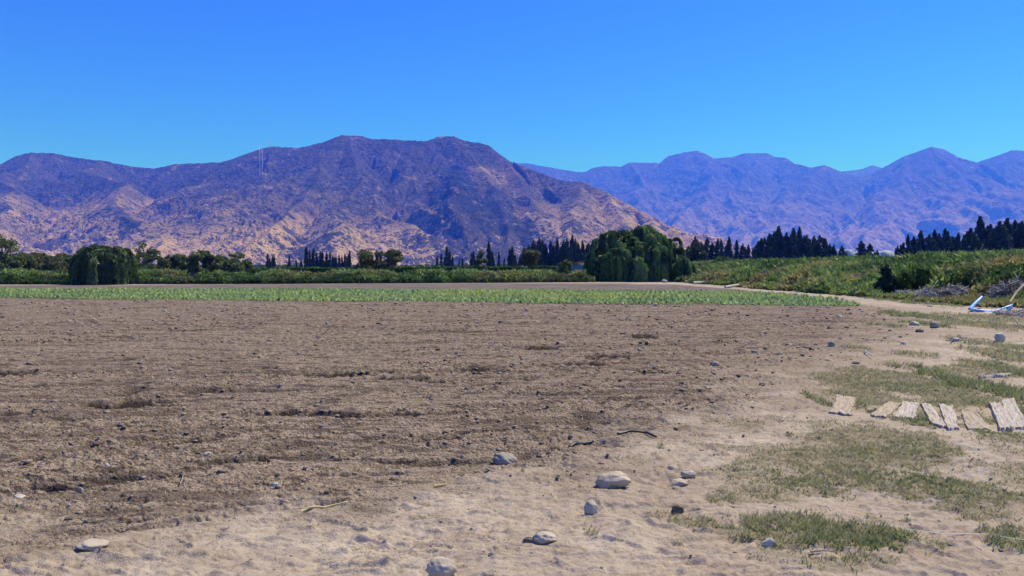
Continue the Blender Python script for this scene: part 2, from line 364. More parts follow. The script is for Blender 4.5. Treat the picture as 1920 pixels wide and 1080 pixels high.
bst = m.math('ADD', m.math('MULTIPLY', m.attr('soil'), .45), .52); bn = m.n('ShaderNodeBump'); bn.inputs['Distance'].default_value = .025; m.l(hh, bn.inputs['Height']); m.l(bst, bn.inputs['Strength'])
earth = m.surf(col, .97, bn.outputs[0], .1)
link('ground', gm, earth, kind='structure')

# ================================================================== MOUNTAINS
def ridge_field(x, y, ridges, seed, warp=90, ns=1.0):
    x0, y0 = x, y
    H = np.full(x.shape, -60.0); dm = np.full(x.shape, 1e9); Zc = np.zeros(x.shape)
    wx = fbm(x/700, y/700, 4, seed)*warp; wy = fbm(x/700, y/700, 4, seed+9)*warp
    d0 = np.full(x.shape, 1e9)
    for p, q in zip(ridges[0][0][:-1], ridges[0][0][1:]): d0 = np.minimum(d0, seg_dist(x, y, p, q)[0])
    k = sst(60, 600, d0); x = x + wx*k; y = y + wy*k
    for ri, (pts, slope, amp) in enumerate(ridges):
        best = np.full(x.shape, -1e9); bd = np.full(x.shape, 1e9); acc = 0; bu = np.zeros(x.shape)
        for p, q in zip(pts[:-1], pts[1:]):
            d, t = seg_dist(x, y, p, q); L = math.hypot(q[0]-p[0], q[1]-p[1])
            h = p[2] + (q[2]-p[2])*t - slope*d*(1 - .18*np.clip(d/900, 0, 1)) - np.minimum(d*.21, (70 if ns < 2 else 105)*ns)*amp*.7
            mk = h > best; best = np.where(mk, h, best); bd = np.where(mk, d, bd); bu = np.where(mk, acc+t*L, bu); acc += L
        g = 1-ridged((bu+.45*x)/(260*ns) + fbm(x/(400*ns), y/(400*ns), 2, seed+ri)*.35, bd/(1700*ns) + ri*3.1, 3, seed+20+ri)
        g2 = 1-ridged((bu+.45*x)/(85*ns) + fbm(x/(150*ns), y/(150*ns), 2, seed+ri+4)*.35, bd/(520*ns) + ri*1.7, 3, seed+40+ri)
        a = np.minimum(bd*.21, (70 if ns < 2 else 105)*ns)*amp
        h = best + a*.7 - a*g*1.3 - np.minimum(bd*.11, 30*ns)*amp*g2
        H = np.maximum(H, h); dm = np.minimum(dm, bd)
    rough = fbm(x0/60, y0/60, 5, seed+60, .6) + .8*(ridged(x0/45, y0/45, 3, seed+64)-.6)
    H = H + rough*np.minimum(dm*.05+2.6, 11) + fbm(x0/260, y0/260, 3, seed+70)*np.minimum(dm*.06, 18)
    return H, dm, d0
FK = 1.4
def chainf(l): return [PT(a, b, d*FK) for a, b, d in l]
def chain(l): return [PT(a, b, d) for a, b, d in l]
def cd(prof, dfun): return [PT(a, b, dfun(a)) for a, b in prof]
front_prof = [(-700, 360), (-400, 300), (-150, 335), (0, 308), (30, 292), (60, 285), (100, 287), (150, 297), (200, 302), (240, 311), (290, 316), (330, 307), (370, 306), (410, 304), (440, 297), (480, 281), (510, 274), (560, 277), (600, 268), (640, 253), (670, 254), (700, 260), (750, 262),
              (800, 264), (820, 256), (850, 255), (870, 263), (915, 271), (940, 290), (965, 305), (1000, 318), (1048, 337), (1092, 341), (1140, 361), (1183, 387), (1234, 420), (1275, 432), (1300, 445), (1335, 455), (1380, 474), (1440, 500)]
fd = lambda a: float(np.interp(a, [-700, 0, 300, 500, 850, 965, 1100, 1250, 1440], [4300, 4200, 4300, 3900, 3700, 3500, 3200, 2800, 2300]))
fr = [(cd(front_prof, fd), .52, 1.0),
      (chain([(190, 302, 4230), (185, 325, 3750), (215, 345, 3400), (240, 380, 3000), (255, 430, 2600), (270, 490, 2200)]), .50, .8),
      (chain([(60, 286, 4200), (30, 340, 3600), (0, 400, 3000), (20, 450, 2600), (60, 490, 2200)]), .5, .8),
      (chain([(-60, 322, 4200), (-120, 400, 3200), (-150, 480, 2300)]), .5, .8),
      (chain([(330, 308, 4280), (345, 345, 3900), (370, 385, 3500), (380, 410, 3300)]), .5, .8),
      (chain([(450, 294, 4000), (440, 335, 3700), (420, 375, 3300)]), .55, .8),
      (chain([(655, 255, 3780), (600, 300, 3450), (530, 343, 3150), (440, 375, 2900), (350, 405, 2700), (230, 452, 2450), (150, 492, 2200)]), .48, .8),
      (chain([(600, 300, 3450), (570, 350, 3050), (520, 405, 2650), (470, 460, 2300), (450, 492, 2150)]), .45, .9),
      (chain([(655, 255, 3780), (665, 310, 3400), (700, 370, 3000), (760, 430, 2600), (850, 485, 2250)]), .46, 1.0),
      (chain([(665, 310, 3400), (650, 370, 2950), (630, 430, 2500), (620, 480, 2250)]), .5, .9),
      (chain([(770, 264, 3760), (770, 310, 3450), (790, 360, 3150), (830, 410, 2850)]), .5, .9),
      (chain([(855, 256, 3700), (900, 310, 3400), (935, 355, 3050), (945, 405, 2750), (935, 455, 2450), (960, 490, 2250)]), .5, .9),
      (chain([(940, 291, 3580), (985, 350, 3200), (1010, 400, 2800), (1040, 450, 2450), (1050, 488, 2250)]), .5, .9),
      (chain([(1092, 342, 3230), (1085, 380, 2900), (1060, 430, 2500), (1090, 480, 2250)]), .5, .9),
      (chain([(1140, 362, 3130), (1160, 400, 2800), (1165, 450, 2450), (1180, 490, 2250)]), .5, .9),
      (chain([(1220, 410, 2900), (1240, 440, 2600), (1260, 480, 2300)]), .5, .8)]
def mountain(name, pxs, Ds, ridges, seed, mat, warp=90, vegf=None, ns=1.0):
    PX, DD = np.meshgrid(pxs, Ds, indexing='xy')
    X = ((PX-960)/F*DD).ravel(); Y = DD.ravel()
    H, dm, d0 = ridge_field(X, Y, ridges, seed, warp, ns)
    H = np.maximum(H, -20)
    veg = vegf(PX.ravel(), X, Y, H) if vegf else np.zeros(H.shape)
    me = mesh(name, np.stack([X, Y, H], 1), grid_faces(len(Ds), len(pxs)), dict(veg=veg, crest=np.clip(dm/300, 0, 1), high=H), smooth=True)
    link(name, me, mat, kind='structure')
    return H.reshape(DD.shape)
def rockmat(name, lo, hi, rock, shrub, zlo, zhi, shrubden, k=1.0):
    m = NT(name); p = m.pos(k, k, k)
    a = m.attr('high'); v = m.attr('veg')
    nb = m.noise(.0022, 5, .6, p); ns = m.noise(.012, 6, .65, p); nf = m.noise(.055, 5, .7, p); nm = m.noise(.03, 5, .7, p); nst = m.noise(.02, 6, .7, m.pos(k, k, 3.2*k), .6)
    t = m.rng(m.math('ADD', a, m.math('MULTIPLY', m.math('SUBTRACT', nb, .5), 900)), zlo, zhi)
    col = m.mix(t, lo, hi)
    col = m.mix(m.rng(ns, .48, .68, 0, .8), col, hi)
    col = m.mix(m.rng(ns, .30, .42, .55, 0), col, lo)
    col = m.mix(m.math('MULTIPLY', m.rng(nst, .60, .70, 0, .75), m.rng(nb, .35, .6)), col, rock)
    col = m.mix(m.rng(nm, .54, .60, 0, .75), col, shrub); col = m.mix(m.rng(nf, .30, .42, .6, 0), col, rock)
    # scattered scrub, real darker bushes
    vo = m.vor(.045, p); vo2 = m.vor(.09, p)
    thr = m.math('ADD', m.math('MULTIPLY', v, .5), m.math('ADD', m.math('MULTIPLY', m.rng(ns, .4, .7), .20), shrubden))
    s1 = m.math('LESS_THAN', vo.outputs['Distance'], m.math('MULTIPLY', thr, 1.0)); s2 = m.math('LESS_THAN', vo2.outputs['Distance'], m.math('MULTIPLY', thr, .9))
    col = m.mix(m.math('MULTIPLY', m.math('MAXIMUM', s1, s2), .8), col, shrub)
    b = m.bump(m.math('ADD', nf, m.math('MULTIPLY', ns, 1.3)), 1.0, 26)
    return m.surf(col, .95, b, .1)
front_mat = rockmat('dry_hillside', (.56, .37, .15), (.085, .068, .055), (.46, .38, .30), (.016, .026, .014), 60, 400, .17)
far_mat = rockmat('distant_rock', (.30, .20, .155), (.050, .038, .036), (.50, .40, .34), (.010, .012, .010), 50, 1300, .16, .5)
def fveg(px, x, y, h):
    v = np.zeros(px.shape)
    for a, b, D, r in ((862, 400, 3000, 120), (880, 425, 2750, 190), (905, 440, 2600, 230), (930, 425, 2700, 150), (890, 460, 2450, 230), (850, 340, 3350, 80), (860, 370, 3150, 100), (945, 470, 2380, 200), (590, 470, 2350, 60), (560, 440, 2550, 50), (100, 430, 2800, 80), (250, 420, 2800, 60), (1075, 440, 2550, 50), (990, 475, 2300, 110)):
        X0, Y0, _ = PT(a, b, D); v = np.maximum(v, 1-sst(.4, 1.1, np.hypot((x-X0)/r, (y-Y0)/(r*1.6)) + fbm(x/90, y/90, 3, 77)*.4))
    gully = sst(-.1, .4, fbm(x/400, y/400, 3, 78))*.25
    return np.maximum(v, gully)
FRONT_PX = np.linspace(-420, 1480, 1300); FRONT_D = np.linspace(2050, 4650, 430)
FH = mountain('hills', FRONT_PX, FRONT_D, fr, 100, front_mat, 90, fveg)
def hill_z(px, D):
    i = int(np.clip(np.searchsorted(FRONT_D, D), 0, len(FRONT_D)-1)); j = int(np.clip(np.searchsorted(FRONT_PX, px), 0, len(FRONT_PX)-1))
    return float(FH[i, j])
far_prof = [(700, 330), (880, 300), (940, 303), (965, 305), (990, 306), (1040, 315), (1080, 322), (1098, 322), (1110, 315), (1130, 311), (1165, 312), (1180, 304), (1220, 305), (1235, 305), (1253, 292), (1285, 285), (1307, 282), (1325, 289), (1338, 297), (1373, 294), (1395, 287), (1439, 287), (1453, 294), (1472, 295), (1483, 306),
            (1501, 308), (1520, 314), (1546, 309), (1563, 316), (1590, 327), (1620, 330), (1652, 316), (1694, 293), (1745, 275), (1767, 279), (1800, 297), (1822, 307), (1865, 293), (1898, 281), (1930, 283), (2000, 300), (2200, 270), (2500, 330)]
dd = lambda a: float(np.interp(a, [700, 1100, 1300, 1450, 1546, 1650, 1745, 1822, 1900, 2500], [8000, 7900, 8000, 8300, 7500, 7600, 7200, 7900, 7600, 8000]))
di = [(cd(far_prof, lambda a: dd(a)*FK), .58, 1.0),
      (chainf([(1300, 284, 8000), (1330, 320, 7400), (1310, 370, 6700), (1280, 430, 5900), (1260, 485, 5300)]), .62, 1.0),
      (chainf([(1180, 305, 7950), (1200, 345, 7300), (1190, 400, 6500), (1160, 480, 5500)]), .62, 1.0),
      (chainf([(1430, 288, 8250), (1400, 325, 7500), (1370, 370, 6900), (1390, 430, 6100), (1350, 485, 5300)]), .62, 1.0),
      (chainf([(1546, 309, 7500), (1500, 345, 7000), (1450, 390, 6400), (1420, 440, 5800), (1400, 488, 5300)]), .62, 1.0),
      (chainf([(1546, 309, 7500), (1580, 360, 6900), (1600, 410, 6200), (1580, 470, 5500)]), .62, 1.0),
      (chainf([(1745, 276, 7200), (1700, 320, 6800), (1650, 375, 6200), (1640, 430, 5700), (1600, 488, 5200)]), .62, 1.0),
      (chainf([(1745, 276, 7200), (1790, 330, 6700), (1800, 390, 6100), (1830, 450, 5500), (1840, 490, 5200)]), .62, 1.0),
      (chainf([(1900, 281, 7600), (1880, 340, 6900), (1900, 400, 6200), (1950, 480, 5400)]), .62, 1.0),
      (chainf([(1040, 315, 7950), (1060, 370, 7000), (1080, 440, 6000)]), .62, 1.0),
      (chainf([(2200, 270, 7800), (2100, 350, 6800), (2050, 440, 5700)]), .62, 1.0)]
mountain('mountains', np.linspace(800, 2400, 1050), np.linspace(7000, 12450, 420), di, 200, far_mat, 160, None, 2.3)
hz = [(cd([(1450, 350), (1560, 323), (1588, 320), (1614, 317), (1636, 309), (1652, 314), (1700, 335), (1800, 350)], lambda a: 14600.), .5, .8)]
mountain('far_peak', np.linspace(1400, 1850, 200), np.linspace(13200, 15200, 80), hz, 300, far_mat, 60)

# ================================================================== FOLIAGE MATERIALS
M_willow = foliage('willow_leaves', (.008, .020, .006), (.19, .31, .085), trans=.34)
M_broad = foliage('broad_leaves', (.030, .058, .018), (.15, .215, .06), trans=.34)
M_olive = foliage('olive_leaves', (.045, .058, .022), (.165, .185, .065), trans=.3)
M_dark = foliage('cypress_leaves', (.006, .014, .012), (.075, .115, .07), trans=.18)
M_poplar = foliage('poplar_leaves', (.012, .028, .016), (.065, .10, .05), trans=.2)
M_weed = foliage('weed_leaves', (.035, .085, .018), (.26, .38, .10), (.38, .29, .14), trans=.38)
M_hedge = foliage('hedge_leaves', (.018, .050, .010), (.14, .25, .05), trans=.34)
M_crop = foliage('crop_leaves', (.12, .22, .09), (.33, .46, .18), (.50, .54, .14), trans=.35)
M_grass = foliage('short_grass_blades', (.075, .115, .038), (.27, .34, .12), (.52, .44, .27), trans=.38)
M_bark = bark('bark', (.07, .05, .035), (.16, .12, .09)); M_pale = bark('pale_bark', (.20, .17, .14), (.34, .30, .26))

# ------------------------------------------------------------------ crops
def nz(x, y): return ground_z(x, y)
def crops():
    rng = np.random.default_rng(21)
    dirx, diry = .98, -.198; nx, ny = .198, .98
    cen = []
    # rows run parallel to the near edge
    off = 0.0; base = np.array([15.0, 31.9])
    while off < 26:
        sp = np.arange(-95, 8, .30); n = len(sp)
        x = base[0] + dirx*sp + nx*off + rng.normal(0, .05, n); y = base[1] + diry*sp + ny*off + rng.normal(0, .05, n)
        keep = rng.random(n) < .96
        cen.append(np.stack([x[keep], y[keep], np.full(keep.sum(), off)], 1)); off += .42
    P_ = np.vstack(cen)
    ins = sd_poly(P_[:, 0], P_[:, 1], CROP) < -.05
    fov = np.abs(P_[:, 0]) < .80*P_[:, 1] + 3
    P_ = P_[ins & fov]; N = len(P_); L = 7
    zc = nz(P_[:, 0], P_[:, 1])
    siz = .20 + .06*rng.random(N) + .05*fbm(P_[:, 0]*.15, P_[:, 1]*.15, 2, 3)
    yel = sst(.05, .6, fbm(P_[:, 0]*.10, P_[:, 1]*.35, 3, 8) + .75*np.exp(-((P_[:, 2]-11)/4.5)**2)*sst(-18, 0, P_[:, 0]) + .3*np.exp(-((P_[:, 2]-12)/6)**2)*sst(-20, -35, P_[:, 0]))
    i = np.repeat(np.arange(N), L); an = rng.random(N*L)*2*np.pi; tilt = .35+.8*rng.random(N*L)
    U = np.stack([np.cos(an)*np.cos(tilt), np.sin(an)*np.cos(tilt), np.sin(tilt)], 1); s = siz[i]*(.6+.5*rng.random(N*L))
    W = nrm(np.cross(U, np.array([0, 0, 1.])))*(s*.26)[:, None]
    c = np.stack([P_[i, 0], P_[i, 1], zc[i]+.01], 1) + U*(s*.55)[:, None]
    V_, F_ = quads(c, U*(s*.5)[:, None], W)
    tone = np.clip(rng.random(N)[i]*.6 + rng.random(N*L)*.5, 0, 1)
    me = mesh('crops', V_, F_, dict(tone=rep4(tone), dry=rep4(np.clip(yel[i]*.5+rng.normal(0, .12, N*L), 0, .9))))
    link('crops', me, M_crop, kind='stuff', label='rows of low green and yellowish seedlings growing in a strip across the field', cat='crops')
crops()

# ------------------------------------------------------------------ short grass patches
PLANKS = [[G(*q) for q in p4] for p4 in ([(1570, 747), (1604, 752), (1597, 783), (1555, 778)], [(1666, 757), (1690, 762), (1662, 787), (1632, 784)], [(1694, 757), (1724, 760), (1714, 790), (1673, 788)], [(1726, 760), (1744, 762), (1774, 805), (1748, 801)], [(1759, 761), (1786, 764), (1798, 809), (1776, 807)], [(1803, 775), (1828, 776), (1858, 811), (1812, 809)], [(1855, 761), (1901, 755), (1926, 809), (1874, 810)])]
def patches():
    rng = np.random.default_rng(31); B = []; H_ = []; D_ = []
    for gx, gy, ra, rb, de, hh, dr in GRASS:
        d = math.hypot(gx, gy); dens = np.clip(9500*(6/d)**1.5, 300, 13000)*de
        n = int(min(ra*rb*4*1.3*dens, 60000))
        x = gx + ra*1.25*(rng.random(n)*2-1); y = gy + rb*1.25*(rng.random(n)*2-1)
        wob = fbm(x*1.4, y*1.4, 3, 40)*.5 + fbm(x*6, y*6, 2, 44)*.35
        q = np.sqrt(((x-gx)/ra)**2 + ((y-gy)/rb)**2) + wob
        clump = sst(-.35, .25, fbm(x*9, y*9, 2, 46))
        k = rng.random(n) < (1-sst(.6, 1.2, q))*(.22+.78*clump)*.8
        if 3 < gx < 8.5 and 6 < gy < 10:
            for pq in PLANKS: k &= sd_poly(x, y, pq) > .02*rng.random(n)
        x, y = x[k], y[k]; n = len(x)
        B.append(np.stack([x, y, nz(x, y)-.004], 1)); H_.append(hh*(.45+.8*rng.random(n))*(1+.4*(d > 12))); D_.append(np.clip(dr+.08+rng.normal(0, .32, n)+.3*fbm(x*2, y*2, 2, 48), 0, 1))
    B = np.vstack(B); H_ = np.concatenate(H_); D_ = np.concatenate(D_); d = np.hypot(B[:, 0], B[:, 1])
    V_, F_ = blades(B, H_*.9, .0035+.0011*d, H_*(.5+.5*rng.random(len(B))), rng)
    t = rng.random(len(B))
    link('grass', mesh('grass', V_, F_, dict(tone=np.repeat(t, 3), dry=np.repeat(D_, 3))), M_grass, kind='stuff', label='short grass patches growing on the pale sandy ground', cat='grass')
    # thin stray seedlings and dry stubble over the soil
    n = 9000; r = 3.5*np.exp(rng.random(n)*2.3); a = (rng.random(n)*2-1)*R(38); x = r*np.sin(a); y = r*np.cos(a)
    z, so_, cr_, gy_, *_ = ground_z(x, y, True); k = (so_ > .3) & (x < 18); x, y, z = x[k], y[k], z[k]; n = len(x)
    h = .012+.03*rng.random(n)
    V_, F_ = blades(np.stack([x, y, z-.002], 1), h, .003+.0012*np.hypot(x, y), h*1.2, rng)
    link('stubble', mesh('stubble', V_, F_, dict(tone=np.repeat(rng.random(n), 3), dry=np.repeat(np.clip(.75+rng.normal(0, .3, n), 0, 1), 3))), M_grass, kind='stuff', label='dry stubble and straw bits scattered over the tilled soil', cat='stubble')
patches()

# ------------------------------------------------------------------ loose clods
ICO = None
def ico(sub):
    bm = bmesh.new(); bmesh.ops.create_icosphere(bm, subdivisions=sub, radius=1)
    v = np.array([q.co[:] for q in bm.verts]); f = np.array([[q.index for q in t.verts] for t in bm.faces]); bm.free(); return v, f
def clods():
    rng = np.random.default_rng(41); v0, f0 = ico(1)
    n = 60000; r = 3.2*np.exp(rng.random(n)**.8*2.62); a = (rng.random(n)*2-1)*R(39); x = r*np.sin(a); y = r*np.cos(a)
    z, so_, cr_, gy_, gr_, pit_, tr_, s_, ro_ = ground_z(x, y, True)
    k = (rng.random(n) < np.maximum(so_*(.2+.8*sst(.3, 1.1, ro_)), .22*(1-so_))) & (cr_ < .3) & (s_ < 0); x, y, z, r, so_ = x[k], y[k], z[k], r[k], so_[k]; n = len(x)
    s = (.0040 + .0006*r)*(.4+rng.random(n)**7*3.2)*np.where(so_ > .4, 1, .55)
    an = rng.random(n)*2*np.pi; sc_ = np.stack([.7+.7*rng.random(n), .7+.5*rng.random(n), .35+.35*rng.random(n)], 1)*s[:, None]
    j = 1+rng.normal(0, .28, (n, len(v0), 1))
    P_ = v0[None]*j*sc_[:, None]; c, sn = np.cos(an)[:, None], np.sin(an)[:, None]
    Q = np.stack([P_[..., 0]*c-P_[..., 1]*sn, P_[..., 0]*sn+P_[..., 1]*c, P_[..., 2]], -1) + np.stack([x, y, z+s*.12], 1)[:, None]
    Fc = (f0[None]+np.arange(n)[:, None, None]*len(v0)).reshape(-1, 3)
    m = NT('clod_earth'); m.l
    t = m.attr('tone'); col = m.mix(t, (.10, .078, .062), (.33, .265, .212)); mat = m.surf(col, .95, m.bump(m.noise(90, 3), .5, .01), .1)
    link('soil_clods', mesh('soil_clods', Q.reshape(-1, 3), Fc, dict(tone=np.repeat(np.clip(.35+rng.random(n)*.65, 0, 1), len(v0)))), mat, kind='stuff', label='small clods and crumbs of earth strewn over the tilled soil', cat='soil clods')
clods()

# ------------------------------------------------------------------ stones
def stone_mat(name, a, b, dust=(.42, .34, .26)):
    m = NT(name); p = m.pos(); n1 = m.noise(7, 5, .6, p); n2 = m.noise(45, 4, .6, p)
    col = m.mix(m.rng(n1, .35, .65), a, b); col = m.mix(m.rng(n2, .58, .7, 0, .5), col, tuple(q*.5 for q in a)); col = m.mix(m.rng(m.noise(3, 3, .5, p), .45, .7, 0, .55), col, dust)
    return m.surf(col, .85, m.bump(m.math('ADD', n1, n2), .35, .02), .25)
SM = dict(tan=stone_mat('tan_stone', (.36, .30, .235), (.50, .425, .34), (.38, .305, .235)), grey=stone_mat('grey_stone', (.21, .185, .155), (.35, .31, .26), (.36, .30, .24)),
          dark=stone_mat('dark_stone', (.065, .055, .048), (.13, .108, .092), (.22, .17, .135)), white=stone_mat('white_stone', (.40, .37, .33), (.56, .52, .46), (.42, .35, .27)))
v3, f3 = ico(4)
def stone(px, py, wpx, hpx, mat, label, group=None, seed=0, flat=1.0, sink=.33, tilt=0, ang_=False, name='stone'):
    x, y = G(px, py); 
    sc_ = y/F; W = wpx*sc_*.5; Hh = max(hpx*sc_, .012); x, y = x, y + W*.5
    rng = np.random.default_rng(seed+int(px)*3+int(py)); o = rng.random(3)*60
    v = v3.copy()
    q = v*1.3+o
    n = fbm(q[:, 0]+q[:, 2]*.7, q[:, 1]+q[:, 2]*1.3, 3, 5)*.16
    v = v*(1+n)[:, None]
    for _ in range(7 if ang_ else 4):               # a few flattened facets
        d = nrm(rng.normal(0, 1, 3)); c = .60+.25*rng.random() if ang_ else .80+.12*rng.random(); pr = v@d; v = v - np.maximum(pr-c, 0)[:, None]*d*.85
    v = v + nrm(v)*(fbm(v[:, 0]*9+o[0], v[:, 1]*9+v[:, 2]*5, 2, 9)*.02)[:, None]
    a, b, c = W, W*(.65+.2*rng.random()), Hh*.62*flat
    v = v*np.array([a, b, c]); ct, st = math.cos(tilt), math.sin(tilt)
    v = np.stack([v[:, 0]*ct-v[:, 2]*st, v[:, 1], v[:, 0]*st+v[:, 2]*ct], 1)
    o_ = link(name, mesh(name, v, f3, smooth=True), SM[mat], label=label, cat='stone', group=group)
    o_.location = (x, y, gz(x, y) + (v[:, 2].max()-v[:, 2].min())*(.5-sink)); return o_
S = stone
S(946, 873, 46, 24, 'grey', 'rounded grey stone with a dark left side on the edge of the tilled soil', tilt=-.2, seed=1)
S(1151, 924, 66, 30, 'tan', 'large smooth tan stone lying on the sandy ground, the largest of all', tilt=.18, seed=4, sink=.15)
S(1109, 977, 28, 26, 'tan', 'upright egg-sized rounded pale stone with a dark left face, below the large tan stone', seed=3, sink=.1)
S(1272, 963, 24, 18, 'dark', 'small dark stone leaning out of the sand left of the green grass', ang_=True, tilt=-.5)
S(1022, 1028, 46, 24, 'tan', 'pale stone half buried in the sand beside a flat dark chip', sink=.35, flat=.8)
S(991, 1026, 24, 7, 'dark', 'flat dark stone chip touching the left end of a half buried pale stone', ang_=True)
S(826, 1092, 56, 36, 'tan', 'round pale stone cut by the bottom edge of the photo', sink=.3)
S(923, 1056, 17, 13, 'grey', 'small bluish grey stone near the bottom, right of the pale round stone', ang_=True)
S(1443, 1037, 24, 20, 'white', 'white stone beside the left end of the dense green grass patch', ang_=True, tilt=.3)
S(1293, 905, 30, 12, 'tan', 'flat tan stone sunk in the sand right of the large tan stone', sink=.35)
S(1262, 882, 20, 9, 'tan', 'small rounded tan stone at a hole above the sunk flat stones', sink=.3)
S(1275, 912, 34, 10, 'tan', 'low buried stone just showing through the sand right of the large tan stone', sink=.42)
S(1878, 643, 19, 17, 'white', 'round white stone with a dark left side by the far right grass', seed=8, sink=.12)
S(1754, 616, 17, 10, 'grey', 'grey stone at the dirt track, right one of a pair', sink=.15)
S(1717, 613, 18, 10, 'tan', 'domed brown stone at the dirt track, left one of a pair')
S(1726, 624, 15, 8, 'dark', 'low dark stone just below the pair at the dirt track')
S(1661, 602, 9, 6, 'tan', 'small tan stone near the tip of the crop strip')
S(1575, 600, 10, 8, 'white', 'white stone on dark soil just below the crop strip', seed=2)
S(1561, 650, 16, 13, 'grey', 'pointed grey stone leaning on the right side of the soil', ang_=True, tilt=-.4)
S(1522, 658, 8, 8, 'dark', 'small black stone between the pointed grey stone and the square one', ang_=True)
S(1463, 665, 15, 11, 'grey', 'square topped grey stone with a black front on the soil', ang_=True)
S(1481, 650, 9, 9, 'tan', 'small reddish brown stone just behind the square topped stone')
S(1415, 662, 12, 9, 'grey', 'pale grey stone left of the square topped stone', ang_=True)
S(1342, 689, 19, 12, 'grey', 'oval brown-grey stone tilted to the right in the middle soil', tilt=-.35)
S(1405, 711, 11, 8, 'tan', 'small round tan stone right of the oval tilted stone')
S(1430, 726, 12, 6, 'grey', 'small flat grey stone just below the small round tan stone')
S(1695, 649, 11, 8, 'white', 'small whitish stone on the tyre track')
S(1794, 642, 16, 9, 'white', 'pale jagged stone beside dry twigs on the dirt track', ang_=True)
S(1607, 683, 19, 6, 'dark', 'flat dark slab with a sharp edge lying on the sand', ang_=True)
S(1873, 692, 12, 6, 'grey', 'small flat grey stone in the grass behind the planks')
S(1873, 675, 9, 4, 'dark', 'tiny dark stone farther behind the planks')
S(178, 838, 15, 11, 'dark', 'black clod-like stone in the left field, nearest the darker furrow', ang_=True)
S(412, 893, 18, 11, 'dark', 'broad black stone in the left field right of the thin bent stalk', ang_=True)
S(78, 920, 34, 14, 'grey', 'long pointed grey stone with a black shadowed front near the left edge', ang_=True, tilt=.25)
S(150, 923, 12, 12, 'grey', 'grey stone standing beside the long pointed stone', ang_=True)
S(33, 939, 22, 13, 'white', 'white rounded stone by the left edge of the photo', sink=.3)
S(195, 957, 18, 10, 'dark', 'dark stone with a pale top in the lower left soil')
S(230, 936, 11, 8, 'dark', 'small dark stone above the pale topped stone')
S(165, 988, 23, 8, 'dark', 'wide low black stone in the lower left soil', ang_=True)
S(126, 980, 13, 6, 'dark', 'short black stone left of the wide low black stone', ang_=True)
S(388, 867, 16, 9, 'white', 'whitish stone with a black foot in the left field')
S(200, 883, 10, 10, 'white', 'small white stone in the left field above the long pointed stone', ang_=True)
S(240, 880, 14, 6, 'dark', 'thin dark stone right of the small white stone', ang_=True)
S(465, 955, 22, 10, 'tan', 'brown stone half sunk in soil right of the pale topped stone', sink=.3)
S(515, 916, 15, 9, 'white', 'pale stone lying among black clods in the soil')
S(612, 938, 10, 8, 'dark', 'round black stone above the yellow stick', ang_=True)
S(520, 904, 11, 7, 'dark', 'black stone just behind the pale stone among clods', ang_=True)
S(580, 922, 8, 8, 'grey', 'little grey stone between clods above the yellow stick')
S(803, 842, 10, 10, 'dark', 'small brown-black stone in the middle of the soil', ang_=True)
S(687, 869, 12, 7, 'dark', 'dark flattish stone in the middle soil')
S(735, 905, 13, 9, 'dark', 'black angular stone in the middle soil above the boundary of the sand', ang_=True)
S(936, 891, 8, 6, 'white', 'tiny white stone below the rounded grey stone')
S(987, 886, 6, 6, 'white', 'tiny white stone right below the rounded grey stone')
S(308, 585, 7, 7, 'white', 'bright white stone far off in the left soil below the crop strip')
S(1230, 573, 8, 4, 'white', 'flat white stone on the front edge of the crop strip')
S(1206, 631, 14, 8, 'grey', 'grey stone in the distant soil below the crop strip', ang_=True)
S(1142, 586, 6, 5, 'dark', 'small black stone in the distant soil under the crop strip', ang_=True)
S(165, 1040, 60, 34, 'tan', 'wide pale stone buried in the sand at lower left', sink=.46, flat=.45)
rr = np.random.default_rng(5)
for i in range(30):                                    # small unremarkable pebbles
    while True:
        px, py = rr.random()*1500, 600+rr.random()**1.2*430
        x, y = G(px, py)
        if sd_poly(np.array([x]), np.array([y]), SOIL)[0] < -.2: break
    S(px, py, 5+rr.random()*4, 4+rr.random()*2, ['dark', 'grey', 'tan', 'dark'][i % 4], 'small plain pebble lying loose on the brown tilled soil', 'small pebbles on the tilled soil', ang_=i % 2 == 0, name='pebble')

